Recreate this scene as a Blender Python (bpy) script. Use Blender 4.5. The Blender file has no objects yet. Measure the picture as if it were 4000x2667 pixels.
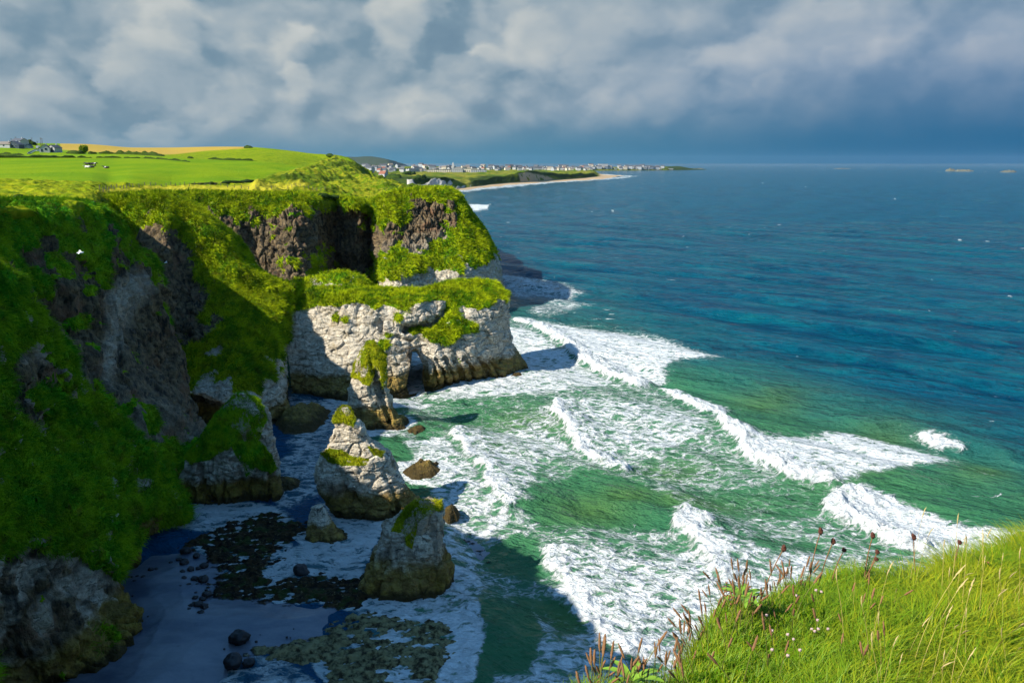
import bpy, math, random
import numpy as np
random.seed(7); RNG = np.random.default_rng(7)
R = math.radians
SC = bpy.context.scene
COL = SC.collection

# ------------------------------------------------------------------ camera geometry (photo pixels 4000 x 2667)
F = 3111.0; CH = 45.0; TH = R(12.6); ST, CT = math.sin(TH), math.cos(TH)
def W(px, py, Y):                       # the world point at depth Y on the sight line of a photo pixel
    x = (px-2000.0)/F; a = (1333.5-py)/F
    t = Y/(CT+a*ST)
    return (x*t, Y, CH+t*(-ST+a*CT))
def G(px, py, z=0.0):                   # the point of the level z under a pixel
    a = (1333.5-py)/F
    t = (z-CH)/(-ST+a*CT)
    return ((px-2000.0)/F*t, t*(CT+a*ST), z)
def proj(P):
    zc = P[..., 1]*CT + (CH-P[..., 2])*ST
    zc = np.maximum(zc, .05)
    up = P[..., 1]*ST + (P[..., 2]-CH)*CT
    return 2000+F*P[..., 0]/zc, 1333.5-F*up/zc

# ------------------------------------------------------------------ numpy noise
_perm = np.random.default_rng(3).permutation(256).astype(np.int32); _perm = np.concatenate([_perm, _perm, _perm])
_gr = np.random.default_rng(4).normal(size=(256, 3)); _gr /= np.linalg.norm(_gr, axis=1)[:, None]
_gr = _gr.astype(np.float32)
def perlin(p):
    p = np.asarray(p, dtype=np.float64); sh = p.shape[:-1]; p = p.reshape(-1, 3)
    i = np.floor(p).astype(np.int64); f = (p-i).astype(np.float32); i = (i & 255).astype(np.int32)
    u = f*f*f*(f*(f*6-15)+10)
    out = np.zeros(len(p), np.float32)
    for dx in (0, 1):
        wx = u[:, 0] if dx else 1-u[:, 0]
        a = _perm[i[:, 0]+dx]
        for dy in (0, 1):
            wy = u[:, 1] if dy else 1-u[:, 1]
            b = _perm[a+i[:, 1]+dy]
            for dz in (0, 1):
                wz = u[:, 2] if dz else 1-u[:, 2]
                g = _gr[_perm[b+i[:, 2]+dz] & 255]
                out += wx*wy*wz*(g[:, 0]*(f[:, 0]-dx)+g[:, 1]*(f[:, 1]-dy)+g[:, 2]*(f[:, 2]-dz))
    return (out*1.5).reshape(sh)
def fbm(p, o=4, gain=.5):
    s = 0; a = 1.0; p = np.asarray(p, dtype=np.float64)
    for k in range(o):
        s = s+a*perlin(p*(2.03**k)+17.3*k); a *= gain
    return s
def ridged(p, o=3):
    s = 0; a = 1.0; p = np.asarray(p, dtype=np.float64)
    for k in range(o):
        s = s+a*(1-2*np.abs(perlin(p*(2.03**k)+9.1*k))); a *= .5
    return s/1.5
def worley(p):
    # jointed blocks: distance to the nearest two cell points and the cell's own random number
    p = np.asarray(p, np.float32); sh = p.shape[:-1]; p = p.reshape(-1, 3)
    i = np.floor(p).astype(np.int32); f = p-i
    d1 = np.full(len(p), 9., np.float32); d2 = d1.copy(); cid = np.zeros(len(p), np.float32)
    for dx in (-1, 0, 1):
        for dy in (-1, 0, 1):
            for dz in (-1, 0, 1):
                h = _perm[_perm[_perm[(i[:, 0]+dx) & 255]+((i[:, 1]+dy) & 255)]+((i[:, 2]+dz) & 255)] & 255
                o = _wr[h]
                d = (dx+o[:, 0]-f[:, 0])**2+(dy+o[:, 1]-f[:, 1])**2+(dz+o[:, 2]-f[:, 2])**2
                m = d < d1
                d2 = np.where(m, d1, np.minimum(d2, d)); cid = np.where(m, o[:, 3], cid); d1 = np.where(m, d, d1)
    return np.sqrt(d1).reshape(sh), np.sqrt(d2).reshape(sh), cid.reshape(sh)
_wr = np.random.default_rng(8).random((256, 4)).astype(np.float32)
def sstep(a, b, x):
    t = np.clip((x-a)/(b-a), 0, 1); return t*t*(3-2*t)
def segdist(x, y, poly, closed=True):
    d = np.full(x.shape, 1e9); n = len(poly)
    tb = np.zeros(x.shape); side = np.zeros(x.shape)
    for k in range(n if closed else n-1):
        x0, y0 = poly[k][:2]; x1, y1 = poly[(k+1) % n][:2]
        vx, vy = x1-x0, y1-y0; L = vx*vx+vy*vy+1e-9
        t = np.clip(((x-x0)*vx+(y-y0)*vy)/L, 0, 1)
        dd = np.hypot(x-x0-t*vx, y-y0-t*vy)
        m = dd < d
        d = np.where(m, dd, d); tb = np.where(m, k+t, tb)
        side = np.where(m, np.sign(vx*(y-y0)-vy*(x-x0)), side)
    return d, tb, side
def inside(x, y, poly):
    c = np.zeros(x.shape, bool); n = len(poly)
    for k in range(n):
        x0, y0 = poly[k][:2]; x1, y1 = poly[(k+1) % n][:2]
        if y0 == y1: continue
        m = ((y0 > y) != (y1 > y)) & (x < (x1-x0)*(y-y0)/(y1-y0)+x0)
        c ^= m
    return c
def pmask(x, y, poly, soft):
    d, _, _ = segdist(x, y, poly)
    d = np.where(inside(x, y, poly), d, -d)
    return sstep(-soft, soft, d)

# ------------------------------------------------------------------ mesh and object helpers
def mesh_from(name, V, Q, mat, attrs=None, smooth=True):
    me = bpy.data.meshes.new(name)
    V = np.asarray(V, np.float32); Q = np.asarray(Q, np.int32)
    k = Q.shape[1]
    me.vertices.add(len(V)); me.vertices.foreach_set('co', V.ravel())
    me.loops.add(Q.size); me.loops.foreach_set('vertex_index', Q.ravel())
    me.polygons.add(len(Q)); me.polygons.foreach_set('loop_start', np.arange(0, Q.size, k, dtype=np.int32))
    me.polygons.foreach_set('use_smooth', np.full(len(Q), smooth))
    for n, a in (attrs or {}).items():
        at = me.attributes.new(n, 'FLOAT', 'POINT'); at.data.foreach_set('value', np.asarray(a, np.float32).ravel())
    me.materials.append(mat)
    me.update(calc_edges=True); me.validate()
    return me
def link(name, me, parent=None):
    o = bpy.data.objects.new(name, me); COL.objects.link(o)
    if parent is not None: o.parent = parent
    return o
def tag(o, label=None, cat=None, group=None, kind=None):
    if label: o['label'] = label
    if cat: o['category'] = cat
    if group: o['group'] = group
    if kind: o['kind'] = kind
    return o
def thing(name, label, cat, loc=(0, 0, 0), group=None, rz=0):
    o = bpy.data.objects.new(name, None); COL.objects.link(o); o.location = loc; o.rotation_euler = (0, 0, rz)
    o.empty_display_size = .2
    return tag(o, label, cat, group)
def copy_tree(o, parent=None):
    c = o.copy(); COL.objects.link(c)
    if parent is not None: c.parent = parent
    for ch in list(o.children): copy_tree(ch, c)
    return c
def gridquads(n, m, wrap=False):
    idx = np.arange(n*m).reshape(n, m)
    q = np.stack([idx[:-1, :-1], idx[1:, :-1], idx[1:, 1:], idx[:-1, 1:]], -1).reshape(-1, 4)
    return q
def catmull(A, n, axis):
    A = np.moveaxis(np.asarray(A, float), axis, 0); m = len(A)
    t = np.linspace(0, m-1, n); i = np.minimum(t.astype(int), m-2); f = (t-i).reshape((-1,)+(1,)*(A.ndim-1))
    p0 = A[np.maximum(i-1, 0)]; p1 = A[i]; p2 = A[i+1]; p3 = A[np.minimum(i+2, m-1)]
    # slightly tightened tangents keep ledges crisp
    k = .42
    m1 = (p2-p0)*k; m2 = (p3-p1)*k
    r = (2*f**3-3*f**2+1)*p1+(f**3-2*f**2+f)*m1+(-2*f**3+3*f**2)*p2+(f**3-f**2)*m2
    return np.moveaxis(r, 0, axis)
def lerp_up(A, n, axis):
    A = np.moveaxis(np.asarray(A, float), axis, 0); m = len(A)
    t = np.linspace(0, m-1, n); i = np.minimum(t.astype(int), m-2); f = (t-i).reshape((-1,)+(1,)*(A.ndim-1))
    return np.moveaxis(A[i]*(1-f)+A[i+1]*f, 0, axis)
def normals(P, wrap=False):
    if wrap:
        Q = np.concatenate([P[:, -2:-1], P, P[:, 1:2]], 1)
        du = (Q[:, 2:]-Q[:, :-2])
    else:
        du = np.gradient(P, axis=1)
    dv = np.gradient(P, axis=0)
    N = np.cross(dv, du); L = np.linalg.norm(N, axis=-1, keepdims=True)
    return N/np.maximum(L, 1e-9)

# ------------------------------------------------------------------ shader helpers
class NT:
    def __init__(s, mat):
        s.t = mat.node_tree; s.n = s.t.nodes; s.l = s.t.links
    def node(s, typ, **kw):
        n = s.n.new(typ)
        for k, v in kw.items(): setattr(n, k, v)
        return n
    def put(s, sock, v):
        if v is None: return
        if hasattr(v, 'is_linked') or isinstance(v, bpy.types.NodeSocket): s.l.new(v, sock)
        else:
            if isinstance(v, (tuple, list)) and sock.type == 'RGBA' and len(v) == 3: v = (*v, 1)
            sock.default_value = v
    def math(s, op, a, b=None, c=None, clamp=False):
        n = s.node('ShaderNodeMath', operation=op, use_clamp=clamp)
        s.put(n.inputs[0], a)
        if b is not None: s.put(n.inputs[1], b)
        if c is not None: s.put(n.inputs[2], c)
        return n.outputs[0]
    def vmath(s, op, a, b=None):
        n = s.node('ShaderNodeVectorMath', operation=op)
        s.put(n.inputs[0], a)
        if b is not None: s.put(n.inputs[1], b)
        return n.outputs['Value'] if op in ('LENGTH', 'DISTANCE', 'DOT_PRODUCT') else n.outputs[0]
    def mix(s, f, a, b, blend='MIX'):
        n = s.node('ShaderNodeMix', data_type='RGBA', blend_type=blend, clamp_factor=True)
        s.put(n.inputs[0], f); s.put(n.inputs[6], a); s.put(n.inputs[7], b)
        return n.outputs[2]
    def attr(s, name):
        return s.node('ShaderNodeAttribute', attribute_name=name).outputs['Fac']
    def pos(s):
        return s.node('ShaderNodeNewGeometry').outputs['Position']
    def noise(s, vec, scale, detail=4, rough=.5, dist=0, out='Fac'):
        n = s.node('ShaderNodeTexNoise'); s.put(n.inputs['Vector'], vec)
        n.inputs['Scale'].default_value = scale; n.inputs['Detail'].default_value = detail
        n.inputs['Roughness'].default_value = rough; n.inputs['Distortion'].default_value = dist
        return n.outputs[out]
    def step(s, x, a, b):
        n = s.node('ShaderNodeMapRange', interpolation_type='SMOOTHSTEP'); s.put(n.inputs[0], x)
        s.put(n.inputs[1], a); s.put(n.inputs[2], b)
        return n.outputs[0]
    def scale(s, vec, sc):
        return s.vmath('MULTIPLY', vec, sc)
    def bump(s, h, strength, dist, normal=None):
        n = s.node('ShaderNodeBump'); s.put(n.inputs['Height'], h)
        n.inputs['Strength'].default_value = strength; n.inputs['Distance'].default_value = dist
        if normal is not None: s.put(n.inputs['Normal'], normal)
        return n.outputs[0]
def newmat(name):
    m = bpy.data.materials.new(name); m.use_nodes = True
    t = NT(m); b = t.n['Principled BSDF']
    return m, t, b
def plain(name, col, rough=.7, var=.25, sc=3.0, spec=.3):
    m, t, b = newmat(name)
    f = t.noise(t.node('ShaderNodeTexCoord').outputs['Object'], sc, 3)
    t.put(b.inputs['Base Color'], t.mix(f, tuple(c*(1-var) for c in col), tuple(min(1, c*(1+var)) for c in col)))
    b.inputs['Roughness'].default_value = rough; b.inputs['Specular IOR Level'].default_value = spec
    return m

def rock_material():
    m, t, b = newmat('cliff_rock')
    p = t.pos(); bas = t.attr('bas'); alg = t.attr('alg')
    z = t.node('ShaderNodeSeparateXYZ'); t.put(z.inputs[0], p); z = z.outputs[2]
    n1 = t.noise(p, .25, 5, .6); n2 = t.noise(p, 1.1, 6, .65); n3 = t.noise(p, 4.5, 4, .6)
    ps = t.scale(p, (.55, .55, 3.2)); bed = t.noise(ps, 1.0, 4, .6, .4)
    pv = t.scale(p, (1.3, 1.3, .22)); ver = t.noise(pv, .8, 5, .6, .3)
    # chalk
    c = t.mix(t.step(n2, .3, .72), (.40, .34, .255), (.80, .72, .57))
    c = t.mix(t.step(n1, .52, .72), c, (.42, .34, .22))
    c = t.mix(t.math('MULTIPLY', t.step(bed, .42, .32), .75), c, (.10, .085, .065))
    c = t.mix(t.math('MULTIPLY', t.step(ver, .40, .30), .7), c, (.11, .095, .075))
    dash = t.noise(t.scale(p, (.8, .8, 4.5)), 1.0, 2, .5)
    c = t.mix(t.math('MULTIPLY', t.step(dash, .67, .72), .85), c, (.03, .028, .025))
    vn = t.node('ShaderNodeTexVoronoi', feature='DISTANCE_TO_EDGE'); wv = t.vmath('ADD', p, t.scale(t.vmath('SUBTRACT', t.noise(p, .9, 4, .6, out='Color'), (.5, .5, .5)), (2.2, 2.2, 1.0)))
    t.put(vn.inputs['Vector'], t.scale(wv, (.27, .27, .95))); vn.inputs['Scale'].default_value = 1.0
    crk = t.math('MULTIPLY', t.math('MULTIPLY', t.step(vn.outputs['Distance'], .05, .005), t.step(n2, .44, .62)), t.math('SUBTRACT', .85, t.math('MULTIPLY', bas, .8)))
    c = t.mix(crk, c, (.055, .045, .035))
    lich = t.noise(p, .55, 6, .7)
    c = t.mix(t.math('MULTIPLY', t.step(lich, .55, .66), .8), c, (.17, .13, .06))
    c = t.mix(t.math('MULTIPLY', t.step(t.noise(p, 2.4, 5, .7), .56, .68), .55), c, (.13, .11, .085))
    # basalt
    d = t.mix(t.step(n2, .32, .7), (.042, .032, .021), (.225, .160, .080))
    d = t.mix(t.step(n1, .52, .7), d, (.20, .105, .055))
    d = t.mix(t.math('MULTIPLY', t.step(ver, .46, .34), .85), d, (.012, .012, .013))
    d = t.mix(t.step(t.noise(p, 1.9, 5, .75), .64, .72), d, (.20, .19, .175))
    col = t.mix(bas, c, d)
    # weed and wet bands at the foot
    zz = t.math('ADD', z, t.math('MULTIPLY', t.math('SUBTRACT', n1, .5), 2.6))
    zz = t.math('ADD', zz, t.math('MULTIPLY', t.math('SUBTRACT', n2, .5), 2.0))
    zz = t.math('DIVIDE', zz, t.math('MAXIMUM', alg, .05))
    och = t.mix(t.step(n2, .35, .68), (.15, .085, .010), (.31, .215, .03))
    col = t.mix(t.math('MULTIPLY', t.step(zz, 2.9, 1.9), .92), col, och)
    col = t.mix(t.step(zz, .9, .25), col, t.mix(n3, (.022, .013, .006), (.085, .06, .012)))
    t.put(b.inputs['Base Color'], col)
    b.inputs['Roughness'].default_value = .85; b.inputs['Specular IOR Level'].default_value = .25
    h = t.math('ADD', t.math('MULTIPLY', n2, .6), t.math('MULTIPLY', n3, .3))
    h = t.math('ADD', h, t.math('MULTIPLY', bed, t.math('SUBTRACT', .55, t.math('MULTIPLY', bas, .4))))
    h = t.math('ADD', h, t.math('MULTIPLY', ver, t.math('ADD', .25, t.math('MULTIPLY', bas, .8))))
    h = t.math('SUBTRACT', h, t.math('MULTIPLY', crk, .35))
    t.put(b.inputs['Normal'], t.bump(h, 1.0, .8))
    return m

def turf_material(name, lush, dry, brown, bumpd=.35, dryf=(.42, .62), brf=(.6, .72), var=True):
    m, t, b = newmat(name)
    p = t.pos()
    n1 = t.noise(p, .16, 4, .6); n2 = t.noise(p, .9, 5, .65); n3 = t.noise(t.scale(p, (1, 1, .45)), 4.0, 4, .65)
    c = t.mix(t.step(t.math('ADD', t.math('MULTIPLY', n1, .55), t.math('MULTIPLY', n2, .45)), *dryf), lush, dry)
    c = t.mix(t.math('MULTIPLY', t.step(t.noise(p, .5, 5, .7), *brf), .7), c, brown)
    c = t.mix(t.math('MULTIPLY', t.step(n3, .5, .3), .75), c, tuple(x*.3 for x in lush))  # crevice shade between tufts put into the colour
    c = t.mix(t.math('MULTIPLY', t.step(n3, .55, .75), .5), c, tuple(min(1, x*1.35) for x in dry))
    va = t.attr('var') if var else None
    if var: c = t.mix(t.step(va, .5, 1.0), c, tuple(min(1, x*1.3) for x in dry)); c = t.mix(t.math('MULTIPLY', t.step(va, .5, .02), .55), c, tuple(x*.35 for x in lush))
    t.put(b.inputs['Base Color'], c)
    b.inputs['Roughness'].default_value = .9; b.inputs['Specular IOR Level'].default_value = .1
    h = t.math('ADD', n2, t.math('MULTIPLY', n3, .7))
    t.put(b.inputs['Normal'], t.bump(h, 1.0, bumpd))
    return m

M_ROCK = rock_material()
M_TURF = turf_material('cliff_turf', (.085, .225, .002), (.335, .40, .003), (.13, .115, .008), .6, (.42, .58), (.54, .63))
M_TURF_SHADE = turf_material('shaded_turf', (.055, .27, .005), (.24, .39, .005), (.15, .115, .010), .6, (.42, .58), (.55, .64))  # copy of the cliff turf, recoloured to stand for turf in shade
M_MOSS = turf_material('stack_turf', (.14, .20, .003), (.33, .33, .006), (.15, .12, .01), .4)

# ------------------------------------------------------------------ rock surfaces
def rock_offset(P, bas, amp):
    big = fbm(P/11.0, 3)*1.0
    mid = fbm(P/3.4, 3)*.55
    bed = fbm(np.stack([P[..., 0]/7, P[..., 1]/7, P[..., 2]*.9+.5*mid], -1), 3)*.30
    blk = ridged(P*np.array([.33, .33, .42]), 3)*.35
    mid = mid+ridged(P*.8+7, 2)*.22+fbm(P*1.9, 2)*.12
    crack = -np.maximum(0, ridged(P*np.array([.16, .16, .035])+4.2, 2)-.62)*2.6
    wq = P+.5*np.stack([perlin(P/2.0+k*9) for k in range(3)], -1)
    a1, a2, ci = worley(wq*np.array([.30, .30, .52])); e1, e2, ce = worley(wq*np.array([.85, .85, 1.7])+31)
    blk = (ci-.5)*.95-.45*sstep(.16, .0, a2-a1)+(ce-.5)*.30-.14*sstep(.16, .0, e2-e1)
    chalk = big*.65+mid*.55+bed*.8+blk+crack
    cols = ridged(P*np.array([.42, .42, .05]), 3)*.9+ridged(P*np.array([1.1, 1.1, .16]), 2)*.45
    k1, k2, ck = worley(wq*np.array([.62, .62, .10])+11)
    cols = cols*.5+(ck-.5)*1.5-.5*sstep(.2, .0, k2-k1)+(ce-.5)*.35
    basl = big*1.4+mid*.8+cols-np.maximum(0, ridged(P*np.array([.13, .13, .02]), 2)-.5)*3
    return (chalk*(1-bas)+basl*bas)*amp
def surface(P, g, bas, name, amp=1.0, wrap=False, turf=True, blades=(0, .5, .05), cap=.3, turf_mat=None, parent=None, base=(0, 0, 0), alg=1.0,
            hole=None, tuft=1.0, slope_bias=.5, edge=.45, kind=None, turf_name='turf', drape=True):
    N = normals(P, wrap)
    N = np.where((np.abs(N[..., 2:3]) > 2), N, N)
    nz = N[..., 2]
    fine = fbm(P/4.5, 6, .58)
    m = g+edge*1.15*fine+slope_bias*(nz-.35)*.6
    m = np.where(g < .02, np.minimum(m, .45*1.0), m)
    # keep the rock calmer beneath turf
    calm = 1-.45*sstep(.35, .7, m)
    calm = calm*(1-.75*sstep(.45, .85, nz)*sstep(.4, .7, m))
    off = rock_offset(P, bas, amp)*calm
    Pr = P+N*off[..., None]
    n, k = P.shape[:2]
    V = Pr.reshape(-1, 3)-np.asarray(base)
    Q = gridquads(n, k)
    if hole is not None:
        px, py = proj(Pr); fx = px.ravel()[Q].mean(1); fy = py.ravel()[Q].mean(1)
        Q = Q[~inside(fx, fy, hole)]
    al = np.full(n*k, alg) if np.isscalar(alg) else alg.ravel()
    o = link(name, mesh_from(name, V, Q, M_ROCK, {'bas': bas, 'alg': al}), parent)
    if kind: o['kind'] = kind
    if turf:
        tN = normals(Pr*0+P+N*(off*.6)[..., None], wrap)
        st = P*np.array([1, 1, .5]) if drape else P
        tuf = (fbm(st/1.6, 4, .62)*.26+fbm(P/5.0, 2)*.28)*tuft
        h = np.clip((m-.5)*1.6, -1.0, cap)*min(1, amp+.2)+tuf*sstep(.3, .7, m)
        Pt = Pr+tN*h[..., None]
        keep = (m > .36).ravel()
        Qt = gridquads(n, k); Qt = Qt[keep[Qt].any(1)]
        if hole is not None:
            fx = px.ravel()[Qt].mean(1); fy = py.ravel()[Qt].mean(1); Qt = Qt[~inside(fx, fy, hole)]
        if len(Qt):
            used = np.unique(Qt); remap = np.zeros(n*k, np.int32); remap[used] = np.arange(len(used))
            V = Pt.reshape(-1, 3)[used]-np.asarray(base)
            Qn = remap[Qt]; var = np.full(len(V), .5)
            if blades[0]:
                rb = np.random.default_rng(5); good = Qt[(m.ravel()[Qt] > .5).all(1)]
                pv = Pt.reshape(-1, 3); e1 = pv[good[:, 1]]-pv[good[:, 0]]; e2 = pv[good[:, 3]]-pv[good[:, 0]]
                nn = np.cross(e1, e2); ar = np.linalg.norm(nn, axis=1); nn /= ar[:, None]+1e-9
                cen = pv[good].mean(1); vw = np.array([0, 0, CH])-cen; vw /= np.linalg.norm(vw, axis=1)[:, None]
                wt = ar*((nn*vw).sum(1) > -.35)
                fx, fy = proj(cen); wt = wt*((fx > -250) & (fx < 4200) & (fy < 2900))
                nb = blades[0]; fi = rb.choice(len(good), nb, p=wt/wt.sum())
                uu, vv2 = rb.random((2, nb, 1)); root = pv[good[fi, 0]]+e1[fi]*uu+e2[fi]*vv2; nr_ = nn[fi]
                down = np.array([0, 0, -1.0])+nr_*nr_[:, 2:3]; down /= np.linalg.norm(down, axis=1)[:, None]+.15
                rd = rb.normal(size=(nb, 3)); ln = blades[1]*(.5+rb.random((nb, 1)))
                clp = fbm(root/1.3, 2)[:, None]
                d1 = nr_*.55+down*.35+np.array([.25, .1, .25])+rd*.3; d1 /= np.linalg.norm(d1, axis=1)[:, None]
                d2 = d1*.55+down*.55+np.array([.3, .12, 0])+rd*.2; d2 /= np.linalg.norm(d2, axis=1)[:, None]
                sdv = np.cross(d1, vw[fi]); sdv /= np.linalg.norm(sdv, axis=1)[:, None]+1e-9
                wdt = blades[2]*(.5+rb.random((nb, 1))); ln = ln*(1+.5*clp)
                a0 = root-nr_*.06; a1 = root+d1*ln*.5; a2 = a1+d2*ln*.5
                BV = np.stack([a0-sdv*wdt, a0+sdv*wdt, a1-sdv*wdt*.75, a1+sdv*wdt*.75, a2-sdv*wdt*.1, a2+sdv*wdt*.1], 1)-np.asarray(base)
                k0 = len(V)+np.arange(nb)[:, None]*6
                Qn = np.concatenate([Qn, np.concatenate([k0+np.array([[0, 1, 3, 2]]), k0+np.array([[2, 3, 5, 4]])])])
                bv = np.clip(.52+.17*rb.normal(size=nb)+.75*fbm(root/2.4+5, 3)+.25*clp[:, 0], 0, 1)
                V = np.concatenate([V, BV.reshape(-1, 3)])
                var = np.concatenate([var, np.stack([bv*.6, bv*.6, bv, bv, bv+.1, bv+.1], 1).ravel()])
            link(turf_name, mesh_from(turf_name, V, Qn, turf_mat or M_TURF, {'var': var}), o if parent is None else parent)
    return o, Pr
def patch(rows, nr, nc):
    """rows: list of rows, each a list of columns (px,py,Y) or ('w',x,y,z)"""
    C = np.array([[np.array(c[1:]) if c[0] == 'w' else np.array(W(*c)) for c in r] for r in rows])
    return catmull(catmull(C, nc, 1), nr, 0)
def ctl(A, nr, nc): return lerp_up(lerp_up(np.array(A, float), nc, 1), nr, 0)
def offs(row, dx, dy, z=None, dz=0):
    out = []
    for c in row:
        p = c[1:] if c[0] == 'w' else W(*c)
        out.append(('w', p[0]+dx, p[1]+dy, (z if z is not None else p[2]+dz)))
    return out
# ================================================================== cliffs of the bay (setting)
# --- upper dark cliff on the left
A_rim = [(-500, 765, 85), (-200, 780, 95), (0, 800, 105), (170, 800, 112), (342, 808, 120), (410, 838, 124), (500, 940, 128), (568, 1000, 131), (600, 1040, 136)]
A_back = [offs([c], *d[:2], dz=d[2])[0] for c, d in zip(A_rim, [(-22, 6, .2), (-22, 6, .2), (-22, 6, .2), (-20, 7, 0), (-12, 9, -2), (-8, 10, -7), (-7, 10, -9), (-5, 10, -9), (-4, 9, -8)])]
A_b2 = [offs([c], *d[:2], dz=d[2])[0] for c, d in zip(A_rim, [(-6, 2, .1)]*4+[(-5, 3, 0), (-3.5, 4, -1.5), (-3, 4, -2), (-2, 4, -2), (-2, 4, -2)])]
A_rows = [A_back, A_b2, A_rim,
          offs(A_rim, 2.2, -1.5, dz=-4.5), offs(A_rim, 4.2, -3.5, dz=-10), offs(A_rim, 6.0, -6, dz=-17), offs(A_rim, 9, -10, dz=-25),
          offs(A_rim, 15, -13, z=2), offs(A_rim, 16, -14, z=-3)]
nr, nc = 260, 380
P = patch(A_rows, nr, nc)
g = ctl([[1]*9, [1]*9, [1]*9, [.95, .95, .75, .7, .62, .6, .6, .6, .5], [.48, .48, .44, .36, .33, .28, .3, .25, .3], [.38, .38, .36, .3, .2, .1, .0, .0, .1],
         [.6, .6, .5, .3, .15, .05, .0, .0, .1], [1, 1, 1, .9, .9, .8, .5, .6, .8], [.5]*9], nr, nc)
b = ctl([[1]*9]*6+[[.9]*9, [.7]*9, [.2]*9], nr, nc)
px, py = proj(P); pale = pmask(px, py, [(520, 1060), (575, 1100), (520, 1250), (470, 1400), (430, 1500), (400, 1420), (440, 1280), (430, 1150)], 40)
b = b-.62*pale; g = g-.6*pale
o, _ = surface(P, g, b, 'basalt_cliff', 1.0, turf_mat=M_TURF_SHADE, kind='structure', edge=.55, blades=(60000, .6, .035))
tag(o, 'dark shaded basalt cliff with grass patches at the left edge of the bay', 'cliff')

# --- near grassy slope with the white rock foot, lower left
N_r1 = [(-1500, 700, 58), (-600, 850, 72), (-150, 1050, 80), (110, 1310, 88), (280, 1550, 93), (460, 1700, 96), (610, 1890, 97), (655, 2030, 96)]
N_r2 = [(-1500, 1300, 50), (-500, 1500, 62), (-150, 1550, 68), (80, 1650, 76), (240, 1780, 82), (420, 1890, 87), (545, 2000, 90), (600, 2075, 91)]
N_r3 = [(-1500, 2000, 43), (-500, 2050, 52), (-100, 2130, 58), (100, 2090, 64), (300, 2110, 69.5), (445, 2200, 74), (440, 2170, 79.5), (520, 2120, 86.5)]
N_r4 = [(-1500, 2500, 41), (-500, 2400, 50), (-100, 2390, 57), (120, 2330, 63), (330, 2290, 69), (455, 2300, 73.4), (425, 2220, 80.5), (500, 2140, 87.5)]
N_r5 = [(-1500, 3300, 40), (-500, 2800, 50.5), (-60, 2750, 58.6), (240, 2680, 61.6), (420, 2600, 65), (535, 2440, 71.2), (425, 2270, 80), (500, 2170, 86)]
N_rows = [offs(N_r1, -14, 8, dz=-1.0), offs(N_r1, -4, 7, dz=-3.0), N_r1, N_r2, N_r3, offs(N_r3, .6, -.5, dz=-1.0), N_r4, N_r5, offs(N_r5, .5, -.5, z=-3)]
# the ground behind the crest: high on the left, falling into the gully on the right
N_rows[0] = [('w', -95, 66, 42), ('w', -86, 84, 41), ('w', -72, 95, 34)]+[offs([c], -4, 12, dz=d)[0] for c, d in zip(N_r1[3:], (-6, -7, -6, -4, -3))]
N_rows[1] = [('w', -62, 62, 42), ('w', -64, 76, 40)]+[offs([c], -2, 5, dz=d)[0] for c, d in zip(N_r1[2:], (-.5, -2, -2.5, -2.5, -2, -2))]
N_rows[2][0] = ('w', -50, 64, 41.5); N_rows[3][0] = ('w', -40, 52, 32)
# the plateau edge runs on out of the frame towards the camera
near_col = [('w', -82, 22, 42.5), ('w', -52, 28, 42.3), ('w', -36, 35, 42.4), ('w', -32, 37, 30), ('w', -29, 38, 14), ('w', -28.6, 38, 13), ('w', -28, 39, 6), ('w', -27.5, 39, 0), ('w', -27, 39, -3)]
N_rows = [[c_]+list(r_) for c_, r_ in zip(near_col, N_rows)]
ext = lambda A: [[r_[0]]+list(r_) for r_ in A]
nr, nc = 420, 470
P = patch(N_rows, nr, nc)
g = ctl(ext([[1]*8, [1]*8, [1]*8, [1]*8, [1, 1, 1, 1, 1, .9, .8, .8], [.55, .55, .55, .5, .45, .35, .2, .1], [.1]*8, [.05]*8, [0]*8]), nr, nc)
b = ctl(ext([[1]*8, [1]*8, [.6]*8, [.3]*8, [.0]*8, [.0]*8, [0]*8, [0]*8, [0]*8]), nr, nc)
px, py = proj(P)
for poly in ([(60, 1380), (200, 1450), (260, 1600), (150, 1580), (40, 1480)], [(-50, 1560), (90, 1600), (230, 1640), (150, 1700), (-50, 1660)]):
    g = g*(1-.75*pmask(px, py, poly, 50)); b = np.maximum(b, pmask(px, py, poly, 50))
uu, vv = np.linspace(0, 1, nc)[None]+0*px, np.linspace(0, 8, nr)[:, None]+0*px
N = normals(P); wr = fbm(P/9.0, 3)
fold = ridged(np.stack([uu*13+.5*wr, vv*.55+.2*wr, 0*uu], -1), 3)
band = sstep(1.2, 2.2, vv)*sstep(4.2, 3.6, vv)
P = P+N*(band*(2.3*fold+1.1*fbm(P/3.0, 3)))[..., None]
outc = np.maximum(pmask(px, py, [(-100, 1150), (60, 1200), (180, 1400), (300, 1650), (240, 1760), (-100, 1720)], 60), .35)
g = g-band*1.0*outc*sstep(.42, -.05, fold+.5*fbm(P/5.0, 3)); b = np.maximum(b, sstep(.6, .3, g)*outc)
rec = np.exp(-((px-552)/58)**2-((py-2075)/42)**2)*sstep(2.5, 3.3, vv)
P = P-N*(4.5*rec)[..., None]; g = g-rec
lowr = np.linspace(0, 8, nr)[:, None] > 3.6
b = np.where(lowr, np.clip(b+.38+1.5*fbm(P/3.0, 4), 0, 1), b)
o, _ = surface(P, g, b, 'grassy_slope', .85, turf_mat=M_TURF_SHADE, kind='structure', edge=.42, tuft=2.4, alg=1.3, blades=(150000, .75, .026))
tag(o, 'steep shaded grass slope above a white rock foot on the dark beach', 'cliff')

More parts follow.
